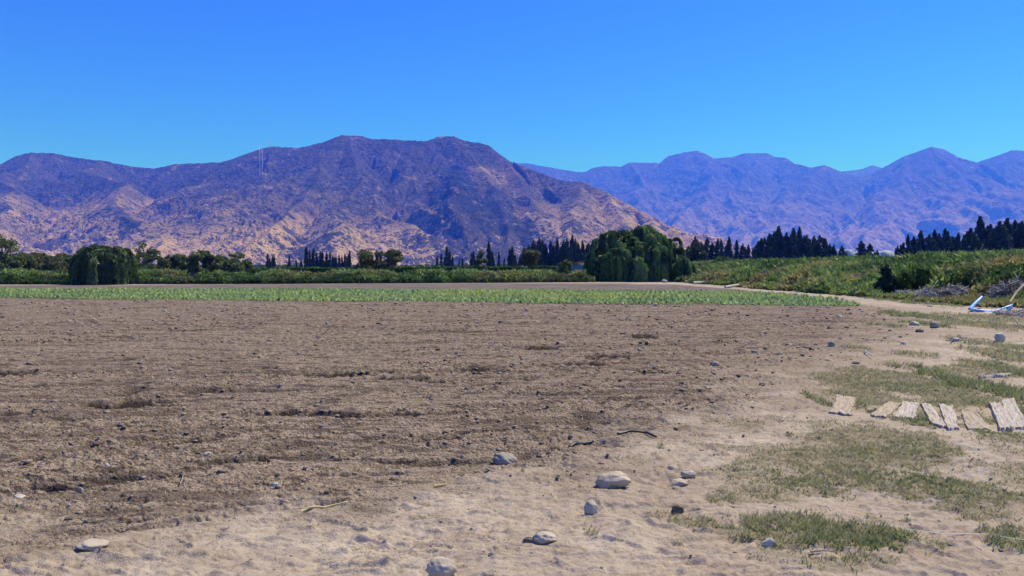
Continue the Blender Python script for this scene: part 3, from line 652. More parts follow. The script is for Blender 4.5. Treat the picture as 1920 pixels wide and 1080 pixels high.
# ------------------------------------------------------------------ planks
def plank_mat(name, a, b):
    m = NT(name); p = m.pos(); tc = m.n('ShaderNodeAttribute', attribute_name='gu')
    cb = m.n('ShaderNodeCombineXYZ'); m.l(m.attr('gu'), cb.inputs[0]); m.l(m.math('MULTIPLY', m.attr('gv'), 12), cb.inputs[1])
    g = m.noise(2.2, 6, .65, cb.outputs[0], .6); n = m.noise(14, 4, .6, p)
    col = m.mix(m.rng(g, .35, .62), a, b); col = m.mix(m.rng(g, .30, .38, .8, 0), col, (.07, .055, .05)); col = m.mix(m.rng(n, .5, .7, 0, .45), col, (.36, .28, .21))
    return m.surf(col, .92, m.bump(g, .8, .015), .15)
PM = [plank_mat('grey_wood', (.31, .275, .25), (.50, .45, .415)), plank_mat('dusty_wood', (.30, .245, .195), (.42, .35, .285))]
def plank(c4, mi, label, th=.05, rough=.012, seed=0, name='wooden_plank'):
    P4 = [np.array([*G(*p), 0]) for p in c4]          # far-left, far-right, near-right, near-left
    L = np.linalg.norm(P4[0]-P4[3]); Wd = np.linalg.norm(P4[0]-P4[1]); nu, nv = 44, 16
    cen = sum(P4)/4; gc = [gz(q[0], q[1]) for q in P4]; g0 = 0
    V_ = []; gu = []; gv = []; rows = nu; prof = []
    # cross-section: down side, top points, down side
    cs = [(0, -1), (0, -.2)] + [(j/(nv-1), 0) for j in range(nv)] + [(1, -.2), (1, -1)]
    us = np.linspace(0, 1, nu)
    for u in us:
        l = P4[3]*(1-u)+P4[0]*u; r = P4[2]*(1-u)+P4[1]*u
        for (t, dn) in cs:
            jag = float(perlin(t*3+seed, u*0+seed*2.3, 3))*.05*(1 if u > .5 else -1)*(abs(u-.5) > .44)
            uu = u+jag/ max(L, .3)*1.0
            l2 = P4[3]*(1-uu)+P4[0]*uu; r2 = P4[2]*(1-uu)+P4[1]*uu
            ew = float(perlin(u*6+seed*5, (t > .5)*7.0, 6))*.10
            q = l2*(1-t)+r2*t + (r2-l2)*(ew*(1 if t in (0, 1) else (.6 if t < .1 or t > .9 else 0)))
            crack = ridge1 = (1-min(abs(float(perlin(t*5+seed*3, u*1.6, 9)))*5, 1))
            z = th + float(fbm(np.array(u*3+seed), np.array(t*4), 3, 12))*rough - (.022*max(crack-.45, 0)*2 if 0 < t < 1 else 0)
            if dn: z = -.03 if dn < -.5 else z-.006
            z += (gc[3]*(1-u)+gc[0]*u)*(1-t)+(gc[2]*(1-u)+gc[1]*u)*t
            V_.append((q[0], q[1], z)); gu.append(u*L*2); gv.append(t*Wd*2)
    nc = len(cs); Fc = grid_faces(nu, nc)[:, ::-1].tolist()
    V_ = np.array(V_); V_[:, :2] -= cen[:2]
    # end caps as quads strips to the base
    base = len(V_); capV = []
    for e, ui in ((0, 0), (1, nu-1)):
        row = [ui*nc+j for j in range(1, nc-1)]
        b0 = len(V_)+len(capV)
        for ii, j in enumerate(row): q = V_[j]; capV.append((q[0], q[1], q[2]-th*1.3-.02)); gu.append(0); gv.append(gv[j])
        for ii in range(len(row)-1):
            f = (row[ii], row[ii+1], b0+ii+1, b0+ii); Fc.append(f if e == 0 else f[::-1])
    V_ = np.vstack([V_, np.array(capV)])
    o_ = link(name, mesh(name, V_, np.array(Fc), dict(gu=gu, gv=gv), smooth=False), PM[mi], label=label, cat='plank'); o_.location = (cen[0], cen[1], g0-.005); return o_
plank([(1570, 747), (1604, 752), (1597, 783), (1555, 778)], 1, 'broad sand covered plank, leftmost of the row of planks', .028, seed=1)
plank([(1666, 757), (1690, 762), (1662, 787), (1632, 784)], 1, 'dusty plank slanting down to the left, left of the widest cracked one', .028, seed=2)
plank([(1694, 757), (1724, 760), (1714, 790), (1673, 788)], 0, 'widest cracked grey plank in the middle of the row', .028, seed=3)
plank([(1726, 760), (1744, 762), (1774, 805), (1748, 801)], 0, 'narrow splintered plank slanting down to the right, touching the widest cracked one', .028, seed=4)
plank([(1759, 761), (1786, 764), (1798, 809), (1776, 807)], 0, 'narrow pale plank standing alone between two grass gaps, third from the right', .028, seed=5)
plank([(1803, 775), (1828, 776), (1858, 811), (1812, 809)], 1, 'sand covered plank lying lower than its neighbours, left of the grass gap', .03, seed=6)
plank([(1855, 761), (1877, 762), (1895, 811), (1874, 810)], 0, 'grey plank with a dark left edge, left one of the joined pair at right', .05, seed=7)
plank([(1877, 757), (1901, 755), (1926, 809), (1894, 811)], 0, 'rightmost weathered grey plank of the row', .05, seed=8)
plank([(1627, 769), (1642, 768), (1640, 774), (1624, 776)], 1, 'small broken plank piece in the grass between the two leftmost planks', .03, seed=9)
plank([(1823, 730), (1857, 725), (1861, 732), (1825, 736)], 1, 'short plank lying crosswise in the sand behind the row', .035, seed=10)
plank([(1836, 709), (1893, 704), (1894, 708), (1838, 713)], 0, 'long thin board lying crosswise farthest behind the row of planks', .03, seed=11)

# ------------------------------------------------------------------ sticks, hoses, thread
def solid(name, col, rough=.8, spec=.2, var=.3):
    m = NT(name); n = m.noise(8, 4); return m.surf(m.mix(n, tuple(q*(1-var) for q in col), tuple(min(q*(1+var), 1) for q in col)), rough, m.bump(n, .3, .01), spec)
M_straw = solid('straw', (.50, .41, .23)); M_black = solid('black_plastic', (.022, .022, .025), .45, .5); M_twig = solid('dead_wood', (.30, .25, .21)); M_white = solid('white_thread', (.75, .74, .72)); 
M_grt = solid('grey_twigs', (.33, .33, .36), .8, .3, .55); M_dkt = solid('dark_twigs', (.10, .09, .09), .85, .2, .5); M_blue = NT('blue_plastic')
nb_ = M_blue.noise(5, 4); M_blue = M_blue.surf(M_blue.mix(M_blue.rng(nb_, .45, .7), (.10, .33, .72), (.30, .55, .82)), .38, M_blue.bump(nb_, .4, .03), .5)
def gpath(pix, lift, r0, r1=None, jit=0, n=None):
    pts = []; r1 = r1 or r0
    P_ = [G(*p) for p in pix]
    out = []
    for (a, b) in zip(P_[:-1], P_[1:]):
        for k in range(6): out.append((a[0]+(b[0]-a[0])*k/6, a[1]+(b[1]-a[1])*k/6))
    out.append(P_[-1])
    z = ground_z(np.array([o[0] for o in out]), np.array([o[1] for o in out]))
    z = np.convolve(np.pad(z, 2, mode='edge'), np.ones(5)/5, 'valid')
    N = len(out)
    pts = [(o[0]+random.uniform(-jit, jit), o[1]+random.uniform(-jit, jit), z[i]+lift) for i, o in enumerate(out)]
    return pts, [r0+(r1-r0)*i/(N-1) for i in range(N)]
def tubething(name, paths, mat, label, cat, n=6):
    V_, F_ = tubes(paths, n); c = np.append(V_.mean(0)[:2], V_[:, 2].min()); o_ = link(name, mesh(name, V_-c, F_, smooth=True), mat, label=label, cat=cat); o_.location = c; return o_
tubething('stick', [gpath([(566, 966), (590, 962), (615, 957), (652, 953)], .016, .010, .006, .004)], M_straw, 'yellow dry stick lying at the lower edge of the brown soil', 'stick')
tubething('straw_stalk', [gpath([(814, 921), (838, 917)], .01, .006, .004)], M_straw, 'short yellow straw stalk on the soil right of the yellow stick', 'straw')
tubething('stalk', [gpath([(338, 916), (343, 902), (362, 899), (378, 898)], .02, .005, .003, .004)], M_twig, 'thin bent pale stalk on the left soil', 'stalk')
tubething('hose_piece', [gpath([(1068, 840), (1085, 834), (1112, 828)], .022, .016, .014)], M_black, 'black plastic hose piece half in the soil, left one of two', 'hose')
tubething('hose_piece', [gpath([(1158, 820), (1180, 817), (1212, 817), (1230, 824)], .022, .014, .012)], M_black, 'bent black plastic hose piece on the soil edge, right one of two', 'hose')
tubething('stick', [gpath([(1519, 1053), (1545, 1052), (1570, 1049)], .014, .007, .003, .004)], M_twig, 'dark thin twig lying below the dense green grass patch', 'stick')
tubething('stick', [gpath([(1400, 655), (1440, 651)], .02, .01, .006, .004)], M_twig, 'thin pale stick beside the square topped stone', 'stick')
tubething('stick', [gpath([(1621, 661), (1628, 668), (1634, 673)], .05, .014, .008, .01)], M_grt, 'short pale stick poking out by the tyre track', 'stick')
tubething('twig_cluster', [gpath([(1776, 645), (1790, 640), (1800, 636)], .05, .012, .006, .03), gpath([(1780, 640), (1800, 643)], .04, .010, .006, .03), gpath([(1784, 646), (1796, 634), (1808, 645)], .06, .009, .006, .04)], M_dkt, 'few dark dry twigs lying on the dirt track', 'twigs')
tubething('string', [gpath([(1545, 952), (1575, 975), (1605, 985), (1640, 991), (1700, 997), (1780, 1009), (1860, 1014), (1925, 1020)], .008, .0022, .0022, .006)], M_white, 'thin white string lying across the sand above the dense green grass', 'string', 4)
tubething('wire', [gpath([(1898, 597), (1906, 606), (1912, 612), (1922, 618)], .04, .012, .012, .01), ], M_grt, 'thin pale branch on dry grass at the right edge', 'branch')

# ------------------------------------------------------------------ brush piles by the bank
def brush(label, cpx, cpy, w_, d_, h_, n, mat, seed, lean=0, ln=.9, r=.012, name='brush_pile', bright=.5):
    rng = random.Random(seed); x0, y0 = G(cpx, cpy); y0 += d_*.5; paths = []; tn = []
    humps = [(rng.uniform(-.3, .3)*w_, rng.uniform(-.2, .2)*d_, rng.uniform(.5, 1)) for _ in range(4)]
    for i in range(n):
        a = rng.random()*6.283; q = math.sqrt(rng.random()); bx = x0+math.cos(a)*q*w_*.5; by = y0+math.sin(a)*q*d_*.5
        hu = max(hz_*max(0, 1-((bx-x0-hx_)**2/(w_*.28)**2+(by-y0-hy_)**2/(d_*.5)**2)) for hx_, hy_, hz_ in humps)
        zz = gz(bx, by) + (.08+hu)*h_*rng.random(); an = rng.random()*3.14; el = rng.gauss(.15, .5); L = ln*(.25+rng.random()**1.5)
        dx, dy, dz = math.cos(an)*math.cos(el)*L/2, math.sin(an)*math.cos(el)*L/2*.7, math.sin(el)*L/2
        kx, ky, kz = (rng.uniform(-.12, .12)*L for _ in range(3)); rr_ = r*(.35+1.2*rng.random()**2)
        p0 = (bx-dx, by-dy, max(zz-dz, gz(bx-dx, by-dy)-.01)); p2 = (bx+dx, by+dy, max(zz+dz, gz(bx+dx, by+dy)))
        paths.append(([p0, (bx+kx, by+ky, max(zz+kz, (p0[2]+p2[2])*.5)), p2], [rr_, rr_*.9, rr_*.35])); tn.append(min(1, max(0, rng.gauss(bright, .33))))
    V_, F_ = tubes(paths, 4); c = np.array([x0, y0, gz(x0, y0)])
    o_ = link(name, mesh(name, V_-c, F_, dict(tone=np.repeat(tn, 12))), M_brush, label=label, cat='brush pile'); o_.location = c; return o_
mb_ = NT('dead_sticks'); M_brush = mb_.surf(mb_.mix(mb_.attr('tone'), (.045, .04, .04), (.58, .55, .54)), .85)
brush('small low pile of pale dead sticks right of the dark bush, leftmost of the piles', 1716, 560, 1.8, .9, .32, 260, M_grt, 1, ln=.6, r=.018)
bp = brush('long pile of grey dead sticks left of the blue plastic pipe', 1785, 566, 2.9, 1.3, .62, 750, M_grt, 2, ln=.8, r=.018)
brush('pile of dark branches heaped up the grassy slope behind the long stick pile', 1835, 558, 2.4, 2.2, .5, 520, M_dkt, 3, ln=1.1, r=.018, bright=.3)
brush('heap of dead wood at the right edge above the blue pipe end', 1912, 573, 1.6, 1.6, .9, 420, M_grt, 4, ln=1.1, r=.018, bright=.35)
brush('low scatter of thin grey sticks at the right edge below the blue pipe end', 1915, 595, 1.3, .8, .22, 260, M_grt, 5, ln=.5, r=.012, bright=.6)
tubething('log', [([PT(1894, 566, 28.5), PT(1906, 548, 29), PT(1920, 534, 29.6), PT(1935, 526, 30)], [.03, .05, .06, .06])], M_pale, 'pale bare log leaning on the heap of dead wood at the right edge', 'log')
tubething('log', [gpath([(1776, 567), (1800, 570), (1815, 567), (1832, 561)], .08, .05, .03, .01)], M_pale, 'pale curved log lying in front of the long stick pile', 'log')
tubething('log', [([(*G(1360, 540), gz(*G(1360, 540))+.05), (G(1360, 540)[0]+1.3, G(1360, 540)[1]+.6, gz(G(1360, 540)[0]+1.3, G(1360, 540)[1]+.6)+.25)], [.14, .10])], M_grt, 'grey log slanting up the foot of the weedy bank', 'log')
tubething('log', [([(*G(1300, 533), gz(*G(1300, 533))+.1), (G(1300, 533)[0]+1.2, G(1300, 533)[1]+.3, gz(G(1300, 533)[0]+1.2, G(1300, 533)[1]+.3)+.18)], [.22, .18])], M_grt, 'thick short grey log at the foot of the bank near the big willow', 'log')
tubething('fallen_branch', [gpath([(1395, 541), (1425, 538), (1450, 534)], .15, .06, .03, .1)], M_pale, 'pale fallen branch along the bank foot behind the road', 'branch')
tubething('fallen_branch', [gpath([(1470, 541), (1500, 540), (1525, 538)], .18, .06, .03, .1)], M_twig, 'brown fallen branch touching the brown boulder by the road', 'branch')
S(1527, 546, 22, 16, 'grey', 'brown pointed boulder at the foot of the weedy bank', ang_=True, name='boulder')
S(1247, 530, 12, 8, 'grey', 'grey stone under the right side of the big willow', ang_=True)
S(1341, 532, 16, 7, 'tan', 'tan stone low on the bank right of the big willow')
S(1731, 561, 8, 3, 'white', 'small white slab behind the road under the leftmost stick pile')
S(1745, 575, 11, 3, 'white', 'flat white slab lying on the dirt road')
# blue plastic pipe
bpx, bpy_ = G(1846, 585)
bl = empty('plastic_pipe', (bpx, bpy_, gz(bpx, bpy_)), 'bright blue broken plastic pipe lying bent on the ground at right', 'pipe')
def child_tube(name, path, rads, mat, parent, n=10):
    V_, F_ = tubes([(path, rads)], n); V_ = V_ - np.array(parent.location); return link(name, mesh(name, V_, F_, smooth=True), mat, parent=parent)
D0 = bpy_
zA = gz(bpx, bpy_)
def A_(px, py, D): return PT(px, py, D)
child_tube('pipe_section', [A_(1819, 579, D0), A_(1826, 571, D0+.5), A_(1834, 564, D0+.8), A_(1841, 557, D0+1.0)], [.06, .062, .06, .05], M_blue, bl)
child_tube('pipe_section', [A_(1817, 579, D0), A_(1832, 582, D0), A_(1850, 584, D0-.1), A_(1868, 584, D0-.1), ], [.055, .06, .062, .065], M_blue, bl)
child_tube('pipe_section', [A_(1846, 586, D0-.2), A_(1858, 587, D0-.25), A_(1870, 586, D0-.2), A_(1871, 583.5, D0-.2)], [.035, .045, .045, .035], M_blue, bl)
child_tube('pipe_section', [A_(1868, 584, D0-.1), A_(1876, 580, D0), A_(1886, 576, D0+.1), A_(1896, 573, D0+.2)], [.062, .04, .03, .045], M_blue, bl)
fv = np.array([A_(1886, 574, D0+.2), A_(1899, 570, D0+.3), A_(1898, 579, D0+.1), A_(1890, 585, D0-.1)]); fv2 = fv+np.array([.0, .03, .0])
fl = np.vstack([fv, fv2]) - np.array(bl.location)
link('pipe_flap', mesh('pipe_flap', fl, np.array([(0, 1, 2, 3), (7, 6, 5, 4), (0, 4, 5, 1), (1, 5, 6, 2), (2, 6, 7, 3), (3, 7, 4, 0)])), M_blue, parent=bl)

# ================================================================== WEEDS
def weed_mass(name, label, x, y, hgt, sz, seed, mat, dryf, per=9, tonef=None, tall=1.0):
    rng = np.random.default_rng(seed); N = len(x); z = ground_z(x, y)
    i = np.repeat(np.arange(N), per); n = N*per
    t = rng.random(n)**.8
    an = rng.random(n)*2*np.pi; el = rng.normal(.75, .45, n)
    U = np.stack([np.cos(an)*np.cos(el), np.sin(an)*np.cos(el), np.sin(el)], 1)
    s = sz[i]*(.5+.9*rng.random(n))
    W = nrm(np.cross(U, rng.normal(0, 1, (n, 3))))*(s*.22)[:, None]
    rad_ = hgt[i]*.35*rng.random(n)
    c = np.stack([x[i]+np.cos(an)*rad_, y[i]+np.sin(an)*rad_, z[i]+t*hgt[i]], 1)
    V_, F_ = quads(c, U*s[:, None]*.5*tall, W)
    tone = np.clip((tonef[i] if tonef is not None else .4) + rng.normal(0, .22, n), 0, 1)
    me = mesh(name, V_, F_, dict(tone=rep4(tone), dry=rep4(np.clip(dryf[i]+rng.normal(0, .12, n), 0, 1))))
    return link(name, me, mat, kind='stuff', label=label, cat='weeds')
CLEAR = [(21.5, 40.6, 1.4), (21.1, 42.3, 1.0), (*G(1716, 558), 1.3), (G(1785, 566)[0], G(1785, 566)[1]+.7, 1.6), (G(1760, 566)[0], G(1760, 566)[1]+.6, 1.2), (G(1835, 558)[0], G(1835, 558)[1]+.8, 1.4), (G(1912, 573)[0], G(1912, 573)[1]+.8, 1.2), (G(1915, 595)[0], G(1915, 595)[1]+.4, .9), (G(1850, 580)[0], G(1850, 580)[1], 1.5), (G(1880, 580)[0], G(1880, 580)[1], 1.0), (G(1895, 566)[0], G(1895, 566)[1], .6)]
def bank_weeds():
    rng = np.random.default_rng(51); n = 60000
    y = 22*np.exp(rng.random(n)*2.1); s = rng.random(n)**1.15*np.clip(y*.75, 14, 60); x = 19.7+s-.3
    k = (x < .80*y+4); x, y, s = x[k], y[k], s[k]
    patch = fbm(x*.16, y*.12, 3, 61); low = sst(-.2, 2.6, s+fbm(x*.4, y*.25, 2, 62)*1.2)
    foot = s > .35+.6*fbm(x*.5, y*.5, 2, 63); x, y, s, patch, low = x[foot], y[foot], s[foot], patch[foot], low[foot]
    low = low*(1-(1-sst(2.0, 4.0, s))*(1-sst(38, 46, y)))
    h = (.12 + low*(.60+.5*sst(-.5, .7, patch)+.25*rng.random(len(x))))*(.6+.4*sst(20, 34, y))
    d = np.hypot(x, y); sz = .10+.0042*d
    dry = sst(.12, .65, fbm(x*.22, y*.16, 3, 65)+.22*np.exp(-((s-2)/1.6)**2))*.65
    for cx_, cy_, ra_ in CLEAR:
        kk = np.hypot(x-cx_, y-cy_) > ra_; x, y, s, h, sz, dry, patch, low = x[kk], y[kk], s[kk], h[kk], sz[kk], dry[kk], patch[kk], low[kk]
    tone = .45+.55*fbm(x*.2, y*.1, 3, 67)
    weed_mass('weeds', 'tall green and dry weeds covering the long bank at right', x, y, h, sz, 52, M_weed, dry, 9, tone, 1.5)
bank_weeds()
def left_weeds():
    rng = np.random.default_rng(53); n = 26000
    x = -85+rng.random(n)*98; f = np.interp(x, [-140, -70, -30, 0, 12], [72, 73.5, 77.5, 85, 88.5]); y = f + rng.random(n)*7
    k = (np.abs(x) < .76*y+3) & ~((x > 8.5) & (y > 88)) & (np.hypot((x+41.3)/3.4, (y-75.5)/3.5) > 1); x, y, f = x[k], y[k], f[k]
    blob = fbm(x*.22, y*.22, 3, 71); h = (.55 + .95*sst(-.5, .6, blob)*(.6+.4*rng.random(len(x))))*sst(-.5, 1.6, y-f+.4) + .1
    dry = sst(.15, .55, fbm(x*.09, y*.2, 3, 73)+.12)*.45; dry = np.where(x > 2, np.maximum(dry, .25), dry)*.8
    weed_mass('undergrowth', 'dense green undergrowth along the far edge of the field at left', x, y, h, np.full(len(x), .36), 54, M_weed, dry, 9, -.15+.95*sst(-.4, .7, blob+fbm(x*.7, y*.7, 2, 75)*.9), 1.2)
left_weeds()

# ================================================================== TREES
def leaf_blobs(blobs, n, size, rng, updir=.2, elong=1.5, shell=.55):
    vol = np.array([b[3]*b[4]*b[5] for b in blobs])**(.75); k = rng.choice(len(blobs), n, p=vol/vol.sum())
    B = np.array(blobs)[k]; d = nrm(rng.normal(0, 1, (n, 3))); r = shell+(1-shell)*rng.random(n)**.6
    # ragged outline: small clumps
    r = r*(1+.22*np.sin(d[:, 0]*7+k)*np.sin(d[:, 1]*6+k*2)*np.sin(d[:, 2]*8+k*3)) + rng.normal(0, .06, n)
    c = B[:, :3]+d*r[:, None]*B[:, 3:6]
    U = nrm(rng.normal(0, 1, (n, 3))+np.array([0, 0, updir])+d*.5); s = size*(.6+.8*rng.random(n))
    W = nrm(np.cross(U, rng.normal(0, 1, (n, 3))))*(s*.5/elong)[:, None]
    return quads(c, U*(s*.5)[:, None], W), k, c
def tree_at(name, loc, label, cat, crown, trunk, lm, bmat, group=None, scale=(1, 1, 1), rot=0, lean=(0, 0)):
    o = empty(name, loc, label, cat, group); o.scale = scale; o.rotation_euler = (lean[0], lean[1], rot)
    if trunk: link('trunk', trunk, bmat, parent=o)
    link('crown', crown, lm, parent=o); return o
def broad_mesh(h, wdt, seed, n=2600, size=.34, style='round', gaps=.5, dryness=.08):
    rng = np.random.default_rng(seed); rd = random.Random(seed); blobs = []; paths = []
    th = h*(.22 if style != 'umbrella' else .42); r0 = .035*h
    paths.append(([(0, 0, -.3), (rd.uniform(-.1, .1), 0, th*.6), (rd.uniform(-.2, .2), 0, th)], [r0*1.2, r0, r0*.85]))
    K = 13 if style == 'round' else 18
    for i in range(K):
        a = rd.random()*6.283; q = rd.random()**.6
        if style == 'round': z = h*rd.uniform(.25, .84); e = math.sqrt(max(0, 1-((z/h-.45)/.55)**2)); bx, by = math.cos(a)*q*wdt*.38*e, math.sin(a)*q*wdt*.38*e; rr_ = wdt*rd.uniform(.13, .23); rz = rr_*.8
        elif style == 'umbrella': z = h*rd.uniform(.38, .93); bx, by = math.cos(a)*q*wdt*.42, math.sin(a)*q*wdt*.42; rr_ = wdt*rd.uniform(.10, .19); rz = rr_*.5
        else: z = h*rd.uniform(.2, .93); bx, by = math.cos(a)*q*wdt*.36*(1.15-z/h*.6), math.sin(a)*q*wdt*.36; rr_ = wdt*rd.uniform(.09, .17); rz = rr_*.7
        blobs.append((bx, by, z, rr_, rr_, rz))
        paths.append(([(0, 0, th*.8), (bx*.45, by*.45, th+(z-th)*.55), (bx, by, z)], [r0*.55, r0*.35, r0*.12]))
    (V_, F_), k, c = leaf_blobs(blobs, n, size, rng, shell=.35)
    tb = rng.random(K)*.5; tone = np.clip(tb[k]+rng.random(n)*.5, 0, 1)
    cr = mesh('crown', V_, F_, dict(tone=rep4(tone), dry=rep4(np.clip(rng.random(n)*.3-.15+dryness, 0, 1))))
    tv, tf = tubes(paths, 6); return cr, mesh('trunk', tv, tf, smooth=True)
def place_broad(px, top, wpx, D, label, seed, style='round', mat=None, base=None, n=3600, size=.34, group=None, dry=.08, name='tree'):
    x, y, z = PT(px, top, D); g = gz(x, D); h = z-g; W_ = wpx/F*D
    cr, tr = broad_mesh(h, W_, seed, n, size, style, dryness=dry)
    return tree_at(name, (x, D, g), label, 'tree', cr, tr, mat or M_broad, M_bark, group)

def willow_mesh(lobes, nstr, seed, seglen=.42, wd=.10, zmin=.25, dir_bias=(0, 0)):
    rng = np.random.default_rng(seed); lo = np.array(lobes); a = lo[:, 3]*lo[:, 4]; k = rng.choice(len(lobes), nstr, p=a/a.sum()); L = lo[k]
    # clustered start points: tufts
    nt_ = nstr//30; td = nrm(rng.normal(0, 1, (nt_, 3))); td[:, 2] = np.abs(td[:, 2])*.9-.05; tk = rng.choice(len(lobes), nt_, p=a/a.sum())
    ti = rng.integers(0, nt_, nstr); L = lo[tk[ti]]; d = nrm(td[ti]+rng.normal(0, .085, (nstr, 3)))
    rr_ = (.72+.42*rng.random(nt_))[ti][:, None]*(.94+.1*rng.random(nstr))[:, None]
    P0 = L[:, :3]+d*L[:, 3:6]*rr_
    out = nrm(d*np.array([1, 1, 0])+1e-4)
    tuftlen = rng.random(nt_)[ti]
    ns = (5+rng.integers(0, 5, nstr)+(tuftlen*9).astype(int)); maxn = int(ns.max())
    Vs = []; Fs = []; tone = []; dry = []; cur = P0.copy(); vel = out*.55+np.array([0, 0, .35]); ttone = rng.random(nt_)[ti]; off = 0
    for s in range(maxn):
        act = (s < ns) & (cur[:, 2] > zmin)
        vel = vel*np.array([.66, .66, 1]) + np.array([0, 0, -.42]); vel[:, 2] = np.maximum(vel[:, 2], -1)
        st = nrm(vel)*seglen*(.8+.4*rng.random(nstr))[:, None]
        c = cur+st*.5; idx = np.where(act)[0]
        for rep in range(2):
            U = st[idx]*.62 + rng.normal(0, .035, (len(idx), 3)); W = nrm(np.cross(U, rng.normal(0, 1, (len(idx), 3))))*wd*(.6+.7*rng.random(len(idx)))[:, None]
            v, f = quads(c[idx]+rng.normal(0, .06, (len(idx), 3)), U, W); Vs.append(v); Fs.append(f+off); off += len(v)
            tone.append(rep4(np.clip(-.02+ttone[idx]*.85+rng.random(len(idx))*.3, 0, 1))); dry.append(rep4(np.where(ttone[idx] > .93, .25, 0)*rng.random(len(idx))))
        cur = cur+st
    return mesh('crown', np.vstack(Vs), np.vstack(Fs), dict(tone=np.concatenate(tone), dry=np.concatenate(dry)))
# big willow, D = 92
WD = 93.0
def lobe(px, py, rpx, D, rz=None):     # centre px,py ; radius px
    x, y, z = PT(px, py, D); r = rpx/F*D; return (x, y, z, r, r*.9, (rz or rpx)/F*D)
WX, _, _ = PT(1198, 500, WD)
lobes = [lobe(1192, 436, 19, WD+1.5, 15), lobe(1207, 440, 18, WD+2, 16), lobe(1166, 446, 18, WD+1, 16), lobe(1143, 452, 20, WD+.5, 18), lobe(1127, 466, 16, WD, 18), lobe(1112, 484, 11, WD-.5, 16), lobe(1228, 452, 17, WD, 14), lobe(1252, 450, 16, WD+1, 12), lobe(1215, 470, 21, WD-2.2, 16), lobe(1240, 474, 20, WD-2, 18), lobe(1262, 470, 14, WD, 20),
         lobe(1188, 474, 19, WD-1.2, 18), lobe(1158, 482, 20, WD-1.6, 20), lobe(1135, 490, 16, WD-1.6, 18), lobe(1268, 492, 19, WD-2.6, 12), lobe(1280, 502, 14, WD-2.2, 12), lobe(1200, 496, 20, WD-2.8, 14), lobe(1232, 500, 18, WD-2.8, 14), lobe(1175, 462, 20, WD, 18), lobe(1240, 492, 16, WD-1, 14)]
g0 = gz(WX, WD)
lobes = [(a-WX, b-WD, c-g0, d, e, f) for a, b, c, d, e, f in lobes]
cr = willow_mesh(lobes, 6200, 61, .42, .075, .15)
paths = [([(0, 0, -.3), (.1, 0, 1.2), (-.2, 0, 2.4)], [.55, .45, .40]), ([(.7, .3, -.3), (.9, .2, 1.4), (1.4, .3, 2.8)], [.4, .34, .28]), ([(-2.6, 0, -.3), (-2.7, 0, 1.6), (-2.9, 0, 3)], [.3, .26, .2])]
for L in lobes[:12]: paths.append(([(0, 0, 2.0), (L[0]*.5, L[1]*.5, 2+(L[2]-2)*.6), (L[0], L[1], L[2])], [.26, .16, .07]))
tv, tf = tubes(paths, 8)
big = tree_at('willow_tree', (WX, WD, g0), 'huge dark weeping willow with a broad lumpy crown at the end of the field', 'tree', cr, mesh('trunk', tv, tf, smooth=True), M_willow, M_bark)
# small willow left
WD2 = 76.0; WX2, _, _ = PT(197, 500, WD2); g0 = gz(WX2, WD2)
lobes = [(a-WX2, b-WD2, c-g0, d, e, f) for a, b, c, d, e, f in [lobe(175, 488, 26, WD2, 26), lobe(200, 484, 30, WD2, 26), lobe(218, 486, 22, WD2, 24), lobe(190, 492, 32, WD2-1, 30), lobe(234, 502, 12, WD2, 20), lobe(160, 500, 15, WD2, 22)]]
cr = willow_mesh(lobes, 3600, 62, .36, .075, .15)
tv, tf = tubes([([(0, 0, -.3), (.1, 0, 1.5), (0, 0, 2.8)], [.3, .26, .2])]+[([(0, 0, 1.6), (L[0], L[1], L[2])], [.16, .05]) for L in lobes], 8)
tree_at('willow_tree', (WX2, WD2, g0), 'small pale green weeping willow with a flat dome crown at the left hedge', 'tree', cr, mesh('trunk', tv, tf, smooth=True), foliage('pale_willow_leaves', (.03, .055, .018), (.12, .17, .06), trans=.3), M_bark)

T = place_broad
T(8, 442, 85, 108, 'tall loose open tree with bare twigs at the left edge of the photo', 1, 'loose', M_broad, n=1800)
T(-45, 450, 80, 110, 'bushy tree cut by the left edge of the photo', 2, 'round', M_broad)
T(22, 470, 50, 104, 'low dark tree under the tall loose tree at the left edge', 20, 'round', M_broad)
T(58, 472, 60, 112, 'brownish green rounded tree, first right of the left edge tree', 3, 'round', M_olive)
T(92, 478, 44, 116, 'small darker tree between two rounded trees at left', 21, 'round', M_broad)
T(122, 474, 56, 112, 'dark round tree directly left of the small willow', 4, 'round', M_broad)
T(152, 484, 30, 115, 'low tree partly hidden behind the left side of the small willow', 5, 'round', M_broad)
T(232, 462, 50, 118, 'tree showing behind the right shoulder of the small willow', 6, 'loose', M_olive, n=1500)
T(275, 449, 62, 115, 'airy tall tree with a visible forked trunk right of the small willow', 7, 'loose', M_broad, n=1500, size=.3)
T(312, 478, 50, 118, 'low flat brownish tree right of the airy tall tree', 8, 'umbrella', M_olive, n=1400)
T(362, 464, 74, 112, 'broad dark green tree with spiky top at left centre', 9, 'loose', M_broad, n=3200)
T(398, 486, 34, 118, 'small low tree between the broad dark tree and the flat topped one', 22, 'round', M_broad, n=1200)
T(425, 475, 66, 114, 'flat topped sparse tree right of the broad dark green tree', 10, 'umbrella', M_broad, n=1700)
T(463, 488, 36, 118, 'little bushy tree at the left end of the long hedge', 11, 'round', M_broad, n=1000)
T(690, 470, 66, 106, 'broad olive green tree with spreading branches, left one of the pair', 12, 'round', M_olive, n=2800)
T(728, 468, 58, 107, 'olive green tree with a forked trunk, right one of the pair', 13, 'umbrella', M_olive, n=2400)
T(900, 469, 46, 112, 'small round topped tree standing in front of the long hedge', 14, 'loose', M_broad, n=1800)
T(995, 462, 44, 110, 'round olive green tree with a visible trunk near the hut', 15, 'round', M_olive, n=2200)
